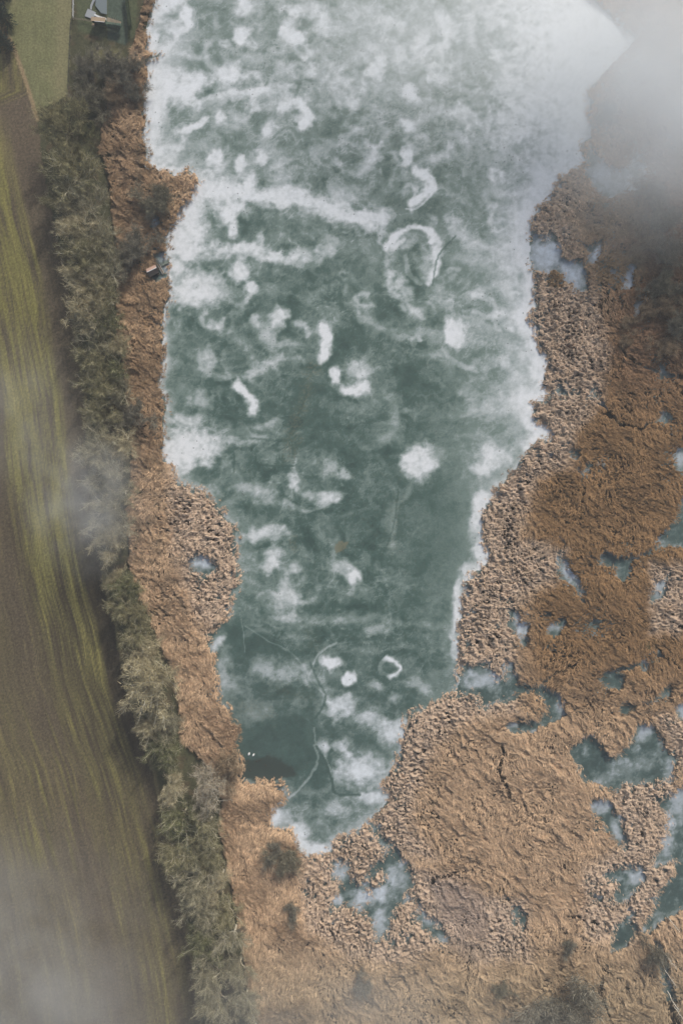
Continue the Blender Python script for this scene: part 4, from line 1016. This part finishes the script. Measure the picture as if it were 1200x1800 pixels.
for k, (x, y, sc, lab) in enumerate(((-4, 10, 1.1, 'dark conifer cut by the top left corner'), (6, 48, 1.0, 'dark conifer second from the top left corner'), (-10, 84, 1.15, 'dark conifer at the left edge above the track'), (10, 92, .7, 'small dark conifer lowest of the corner group'), (8, -22, 1.0, 'dark conifer above the top edge by the meadow'))):
    stand('conifer', 'conifer', CON[k % 2], x+14, y, 1.5, sc, k*1.1, lin(50, 62, 54), lin(70, 60, 48), lab, 'conifers in the top left corner')

# ------------------------------------------------------------------ garden at the top
m_white = plain_mat('white_paint', (.66, .67, .66), .1, 4, .6); m_gravel = plain_mat('pale_gravel', lin(150, 154, 156), .25, 7, .95)
m_yard = plain_mat('grey_paving', lin(112, 122, 124), .18, 3, .9); m_wood = plain_mat('weathered_wood', lin(140, 128, 110), .3, 5, .85); m_dwood = plain_mat('dark_wood', lin(62, 66, 60), .3, 5, .85)
m_roof = plain_mat('roof_felt', lin(150, 132, 110), .2, 5, .9); m_glass = plain_mat('window_glass', (.04, .05, .06), .2, 2, .15, .5); m_green = plain_mat('green_boards', lin(66, 82, 70), .2, 4, .8)
ZG = 1.6
def flat(name, pts, z, mat, label):
    mb = MB(); n = len(pts)
    top = [W(x, y, z) for x, y in pts]; bot = [W(x, y, z-.25) for x, y in pts]
    area = sum(top[i][0]*top[(i+1) % n][1]-top[(i+1) % n][0]*top[i][1] for i in range(n))
    if area < 0: top.reverse(); bot.reverse()
    mb.poly(top)
    for i in range(n): mb.poly([bot[i], bot[(i+1) % n], top[(i+1) % n], top[i]])
    return tag(mb.build(name, mat), label, name, kind='structure')
flat('paved_yard', [(174, -40), (191, -40), (191, 31), (181, 29), (171, 16)], ZG+.10, m_yard, 'grey paved yard in the garden')
flat('garden_path', [(173.5, -10), (176.5, -10), (172.5, 3), (168, 11), (165.5, 17), (164.5, 23), (161.5, 22), (162.5, 15), (166, 7)], ZG+.135, m_gravel, 'curved pale garden path')
flat('patio', [(158, 21.5), (172, 28), (168, 40), (152.5, 34.5)], ZG+.16, m_gravel, 'square pale gravel patio')
flat('vegetable_bed', [(192, 36), (216, 44), (214, 50), (191, 46)], ZG+.08, m_wood, 'tan bare vegetable bed')
gw = MB()
pts = [(170.5, 34), (175, 36.5), (181, 39), (190.5, 41.2)]
for (x0, y0), (x1, y1) in zip(pts, pts[1:]):
    a0 = W(x0, y0); a1 = W(x1, y1); gw.box(((a0[0]+a1[0])/2, (a0[1]+a1[1])/2, ZG+.35), (math.dist(a0[:2], a1[:2])+.05, .62, .8), math.atan2(a1[1]-a0[1], a1[0]-a0[0]))
tag(gw.build('garden_wall', m_white, bevel=.03), 'low white curved garden wall below the patio', 'wall')
# shed: long low roof, dark green boards
ang = math.atan2(-(52-45.5), (191-168)) ; cx, cy, _ = W(179.8, 47.6)
shed = empty('shed', (cx, cy, ZG), 'long low garden shed with a brown roof and pale edge, beside the hedge', 'shed', rz=-.09)
MB().box((0, 0, 1.0), (4.5, 1.2, 2.1)).build('wall', m_green, shed)
rf = MB().poly([(-2.45, .8, 2.05), (-2.45, -.85, 2.35), (2.45, -.85, 2.35), (2.45, .8, 2.05)][::-1]).poly([(-2.45, .8, 2.13), (-2.45, -.85, 2.43), (2.45, -.85, 2.43), (2.45, .8, 2.13)][::-1])
for p_, q_ in (((-2.45, .8), (2.45, .8)), ((2.45, -.85), (-2.45, -.85))):
    z_ = 2.05 if p_[1] > 0 else 2.35
    rf.poly([(p_[0], p_[1], z_), (q_[0], q_[1], z_), (q_[0], q_[1], z_+.08), (p_[0], p_[1], z_+.08)])
rfo = rf.build('roof', m_roof, shed)
MB().box((.6, -.93, 2.42), (3.4, .14, .16)).build('fascia', m_white, shed)
MB().box((-1.2, -.63, .95), (.8, .06, 1.8)).build('door', m_dwood, shed); MB().box((.9, -.63, 1.35), (1.1, .06, .7)).build('window', m_glass, shed)
# clipped hedge: dense leaf faces over a solid core
def leafy(name, c_, dims, rz_, n_, colr, label, cat):
    root = empty(name, c_, label, cat, rz=rz_)
    core = MB().box((0, 0, dims[2]/2), (dims[0]*.92, dims[1]*.8, dims[2]*.95)).build('core', m_bark, root); core.color = (*[x*.6 for x in colr], 1)
    r2 = np.random.default_rng(n_)
    core.data.attributes.new('tone', 'FLOAT', 'POINT').data.foreach_set('value', np.ones(8, np.float32))
    P = (r2.random((n_, 3))-.5)*np.array(dims)+np.array([0, 0, dims[2]/2]); A = r2.normal(0, .12, (n_, 3)); B = r2.normal(0, .12, (n_, 3))
    V = np.stack([P, P+A, P+B], 1).reshape(-1, 3)
    lf = mesh_from('foliage', V, np.arange(3*n_).reshape(-1, 3), None, m_twig, root, attrs={'tone': np.repeat(r2.normal(1, .25, n_).clip(.4, 1.7), 3)}); lf.color = (*colr, 1)
hx, hy, _ = W(204, 52.4)
leafy('hedge', (hx, hy, ZG), (5.2, .9, 1.5), -.13, 3500, lin(120, 140, 122), 'clipped green hedge running right from the shed', 'hedge')
hx, hy, _ = W(229, 26)
leafy('hedge', (hx, hy, ZG), (1.0, 14, 1.4), .12, 5000, lin(62, 74, 52), 'tall dark hedge closing the garden on the lake side', 'hedge')
for k, (x, y, lab) in enumerate(((200, 40, 'leftmost upper'), (204, 41, 'second upper'), (208, 42.5, 'third upper'), (212, 44, 'rightmost upper'), (199, 45, 'leftmost lower'), (204, 46.5, 'middle lower'), (210, 47.8, 'rightmost lower'))):
    wx_, wy_, _ = W(x, y)
    o = MB().tube([(wx_, wy_, ZG), (wx_+.03, wy_, ZG+1.5), (wx_+.03, wy_, ZG+1.62)], [.06, .055, .015], 6).build('bean_stake', m_wood)
    tag(o, lab+' wooden stake in the tan vegetable bed', 'stake', 'stakes in the vegetable bed')
bx_, by_, _ = W(171.5, 58)
bh = empty('bird_house', (bx_, by_, ZG), 'little bird house on a pole on the lawn below the shed', 'bird house')
MB().tube([(0, 0, -.1), (0, 0, 2.0)], [.06, .05], 6).build('pole', m_dwood, bh); MB().box((0, 0, 2.2), (.5, .5, .42)).build('box', m_wood, bh)
MB().poly([(-.4, -.4, 2.41), (.4, -.4, 2.41), (.4, 0, 2.68), (-.4, 0, 2.68)]).poly([(-.4, 0, 2.68), (.4, 0, 2.68), (.4, .4, 2.41), (-.4, .4, 2.41)]).poly([(.4, -.4, 2.41), (.4, .4, 2.41), (.4, 0, 2.68)]).poly([(-.4, .4, 2.41), (-.4, -.4, 2.41), (-.4, 0, 2.68)]).poly([(-.4, -.4, 2.41), (-.4, .4, 2.41), (.4, .4, 2.41), (.4, -.4, 2.41)]).build('roof', m_roof, bh)
def fence(name, pts, h_, mat, label, step=2.4):
    root = empty(name, W(*pts[0], ZG), label, 'fence'); ox, oy, oz = root.location
    rails = MB(); P = [W(x, y, 0) for x, y in pts]
    for p_, q_ in zip(P, P[1:]):
        L_ = math.dist(p_[:2], q_[:2]); n_ = max(1, int(L_/step)); an = math.atan2(q_[1]-p_[1], q_[0]-p_[0])
        for z_ in (.35, .7, 1.0):
            rails.box(((p_[0]+q_[0])/2-ox, (p_[1]+q_[1])/2-oy, h_*z_), (L_, .05, .09), an)
        for k in range(n_):
            t = k/n_
            MB().box((p_[0]+(q_[0]-p_[0])*t-ox, p_[1]+(q_[1]-p_[1])*t-oy, h_/2), (.12, .12, h_+.15), an).build('post', mat, root)
    rails.build('rail', mat, root)
fence('garden_fence', [(134.5, -10), (133.5, 39)], 1.3, m_white, 'whitish rail fence at the left side of the garden')
fence('garden_fence', [(133, 40.5), (150, 42.5), (167, 46)], 1.0, m_wood, 'weathered fence running from the white fence to the shed')
fence('meadow_fence', [(129.5, 42), (124.5, 164)], 1.2, m_dwood, 'dark post and rail fence down the right side of the meadow', 3.0)
wx_, wy_, _ = W(206.5, 76)
tag(MB().tube([(wx_, wy_, ZG-.1), (wx_, wy_, ZG+1.9), (wx_, wy_, ZG+1.98)], [.09, .08, .04], 8).build('gate_post', m_dwood), 'single dark post standing under the hedge', 'post')

# ------------------------------------------------------------------ boathouse and landing stage
ax_, ay_, _ = W(271, 479.5)
bo = empty('boathouse', (ax_, ay_, 0), 'small boathouse with a gable roof, pinkish on its lit slope, on the west shore', 'boathouse', rz=.45)
m_roof_lit = plain_mat('lit_roof_boards', lin(186, 156, 140), .2, 4, .85); m_roof_shade = plain_mat('shaded_roof_boards', lin(92, 84, 78), .25, 4, .85)  # same roof: sunlit and shaded slopes painted in two tones
MB().box((0, 0, 1.1), (3.3, 2.4, 1.9)).build('wall', m_dwood, bo)
for k in (-1, 1):
    for l in (-1, 1): MB().tube([(k*1.5, l*1.05, -.6), (k*1.5, l*1.05, .3)], [.1, .1], 6).build('pile', m_dwood, bo)
def slope(sg):
    y0, z0_, y1, z1 = 0, 3.0, sg*1.5, 1.95
    mb = MB(); t = .08
    a = [(-1.85, y0, z0_), (1.85, y0, z0_), (1.85, y1, z1), (-1.85, y1, z1)]
    if sg > 0: a = a[::1]
    else: a = a[::-1]
    lo = [(x, y, z-t) for x, y, z in a]
    mb.poly(a); mb.poly(lo[::-1])
    for i in range(4): mb.poly([lo[i], lo[(i+1) % 4], a[(i+1) % 4], a[i]])
    return mb
slope(1).build('roof', m_roof_lit, bo)
r2_ = slope(-1).build('roof', m_roof_shade, bo)
MB().box((0, -.05, 3.03), (3.75, .22, .07)).build('ridge_board', m_white, bo)
for sx_ in (-1.62, 1.62): MB().poly([(sx_, -1.2, 2.04), (sx_, 1.2, 2.04), (sx_, 0, 2.92)]).build('gable', m_dwood, bo)
def planks(mb, L_, wd, n_, z_):
    for k in range(n_): mb.box((0, -L_/2+(k+.5)*L_/n_, z_), (wd, L_/n_*.86, .06))
fx0, fy0, _ = W(284, 474)
fb = empty('footbridge', (fx0, fy0, 0), 'narrow plank footbridge with pale rails beside the boathouse', 'footbridge', rz=R(28))
q_ = MB(); planks(q_, 3.8, .62, 16, .55); q_.build('deck', m_wood, fb)
for l in (-1, 1):
    MB().box((l*.36, 0, .95), (.09, 3.9, .07)).build('handrail', m_white, fb)
    for y_ in (-1.8, 0, 1.8): MB().tube([(l*.36, y_, -.5), (l*.36, y_, .92)], [.05, .05], 6).build('post', m_wood, fb)
jx_, jy_, _ = W(290, 463.5)
jt = empty('landing_stage', (jx_, jy_, 0), 'weathered grey green landing stage reaching onto the ice', 'landing stage', rz=R(-65))
q_ = MB(); planks(q_, 3.6, 1.15, 18, .42); q_.build('deck', plain_mat('mossy_boards', lin(120, 130, 120), .3, 5, .85), jt)
for l in (-1, 1):
    for y_ in (-1.6, 0, 1.6): MB().tube([(l*.5, y_, -.5), (l*.5, y_, .85)], [.08, .075], 7).build('pile', m_dwood, jt)

# ------------------------------------------------------------------ birds
m_swan = plain_mat('white_feathers', (.86, .86, .84), .04, 3, .6); m_bill = plain_mat('orange_bill', lin(206, 110, 50), .1, 8, .5); m_duck = plain_mat('dark_feathers', lin(58, 52, 46), .3, 8, .7); m_dbill = plain_mat('grey_bill', lin(120, 118, 96), .1, 8, .6)
def bird(name, px, py, rz_, sc, mat, mb_, label, cat, group, neck=1.0):
    root = empty(name, W(px, py, .0), label, cat, group, rz_); root.scale = (sc,)*3
    sp_ = [(-.62, 0, .30), (-.5, 0, .24), (-.25, 0, .20), (0, 0, .19), (.25, 0, .21), (.42, 0, .28), (.50, 0, .40), (.52, 0, .40+.18*neck), (.50, 0, .40+.36*neck), (.54, 0, .40+.48*neck), (.63, 0, .40+.49*neck), (.70, 0, .40+.46*neck)]
    ra = [.02, .13, .235, .26, .22, .13, .075, .055, .05, .065, .06, .03]
    MB().tube(sp_, ra, 12).build('body', mat, root, True)
    for l in (-1, 1):
        MB().tube([(.24, l*.15, .32), (0, l*.2, .36), (-.3, l*.17, .37), (-.6, l*.06, .38)], [.06, .13, .11, .02], 8).build('wing', mat, root, True)
    MB().tube([(.68, 0, .40+.465*neck), (.76, 0, .40+.44*neck), (.83, 0, .40+.42*neck)], [.035, .028, .012], 8).build('bill', mb_, root, True)
bird('swan', 438, 1324.5, R(65), 1.05, m_swan, m_bill, 'white swan near the reeds, left one of the pair', 'swan', 'pair of swans on the open water')
bird('swan', 445.8, 1326.3, R(50), 1.0, m_swan, m_bill, 'white swan farther from the reeds, right one of the pair', 'swan', 'pair of swans on the open water')
for k, (x, y, lab) in enumerate(((451, 1338, 'dark duck closest below the swans'), (456, 1336, 'dark duck right of the one closest below the swans'), (436, 1337.5, 'dark duck by the reeds under the left swan'), (467, 1345, 'dark duck in the middle of the open water'), (440, 1354, 'dark duck near the lower shore of the open water'))):
    bird('duck', x, y, k*1.9, .55, m_duck, m_dbill, lab, 'duck', 'ducks on the open water', .45)

# ------------------------------------------------------------------ drifting mist
def mist(name, px, py, rx, ry, z, rz_, dens, label, nscale=2.2, seed=0, thr=.35):
    """a low bank of mist: a closed body whose own density thins to nothing at its skin"""
    import bmesh
    bm = bmesh.new(); bmesh.ops.create_icosphere(bm, subdivisions=3, radius=1.0)
    me = bpy.data.meshes.new(name); bm.to_mesh(me); bm.free()
    m = bpy.data.materials.new('mist'); m.use_nodes = True
    nt = m.node_tree; nt.nodes.clear()
    out = N(nt, 'ShaderNodeOutputMaterial'); pv = N(nt, 'ShaderNodeVolumePrincipled')
    pv.inputs['Color'].default_value = (.965, .99, 1.0, 1); pv.inputs['Anisotropy'].default_value = 0.0
    tc = N(nt, 'ShaderNodeTexCoord')
    ln = N(nt, 'ShaderNodeVectorMath', operation='LENGTH'); nt.links.new(tc.outputs['Object'], ln.inputs[0])
    fall = N(nt, 'ShaderNodeMapRange', interpolation_type='SMOOTHSTEP')
    nt.links.new(ln.outputs['Value'], fall.inputs[0])
    fall.inputs[1].default_value = 1.0; fall.inputs[2].default_value = .15; fall.inputs[3].default_value = 0; fall.inputs[4].default_value = 1
    mp = N(nt, 'ShaderNodeMapping'); mp.inputs['Location'].default_value = (seed*3.1, seed*1.7, seed); nt.links.new(tc.outputs['Object'], mp.inputs[0])
    mp.inputs['Scale'].default_value = (1.0, 1.0, .5); mp.inputs['Rotation'].default_value = (0, 0, .6)
    nf = noise(nt, nscale, 5, .6, mp.outputs[0])
    nm = N(nt, 'ShaderNodeMapRange'); nt.links.new(nf, nm.inputs[0])
    nm.inputs[1].default_value = thr; nm.inputs[2].default_value = .7; nm.inputs[3].default_value = .08; nm.inputs[4].default_value = 1
    d = math_n(nt, 'MULTIPLY', math_n(nt, 'MULTIPLY', fall.outputs[0], nm.outputs[0]), dens)
    nt.links.new(d, pv.inputs['Density']); nt.links.new(pv.outputs[0], out.inputs['Volume'])
    me.materials.append(m)
    o = bpy.data.objects.new(name, me); COL.objects.link(o)
    k = (CAM_H-z)/CAM_H
    x, y, _ = W(px, py)
    o.location = (x*k, y*k, z); o.scale = (rx*S*k, ry*S*k, rz_)
    return tag(o, label, 'mist', kind='stuff')
mist('mist', 1240, 120, 390, 350, 17, 13, .16, 'thick white mist over the top right corner', 1.7, 1, .22)
mist('mist', 1120, 330, 280, 190, 16, 11, .024, 'thin fringe of mist under the thick bank at the right', 2.4, 8)
mist('mist', 150, 880, 140, 170, 20, 12, .042, 'small patch of mist crossing the tree row', 2.6, 2)
mist('mist', 20, 1730, 340, 350, 18, 14, .036, 'mist over the bottom of the ploughed field', 2.4, 3)
mist('mist', 620, 1830, 480, 220, 18, 13, .020, 'thin mist along the bottom edge over the straw', 2.6, 4)
mist('mist', 20, 730, 150, 200, 18, 12, .020, 'faint mist at the left edge over the striped field', 2.2, 5)
mist('mist', 880, 20, 540, 310, 20, 14, .036, 'thin mist over the upper end of the lake', 2.6, 6)

hz_ = MB().box((0, 0, 122), (2600, 2600, 248))
m_haze = bpy.data.materials.new('haze'); m_haze.use_nodes = True
nt = m_haze.node_tree; nt.nodes.clear()
out = N(nt, 'ShaderNodeOutputMaterial'); pv = N(nt, 'ShaderNodeVolumePrincipled')
pv.inputs['Color'].default_value = (.93, .97, 1.0, 1); pv.inputs['Density'].default_value = .00022
nt.links.new(pv.outputs[0], out.inputs['Volume'])
tag(hz_.build('haze', m_haze), 'thin even haze in the winter air', 'haze', kind='stuff')
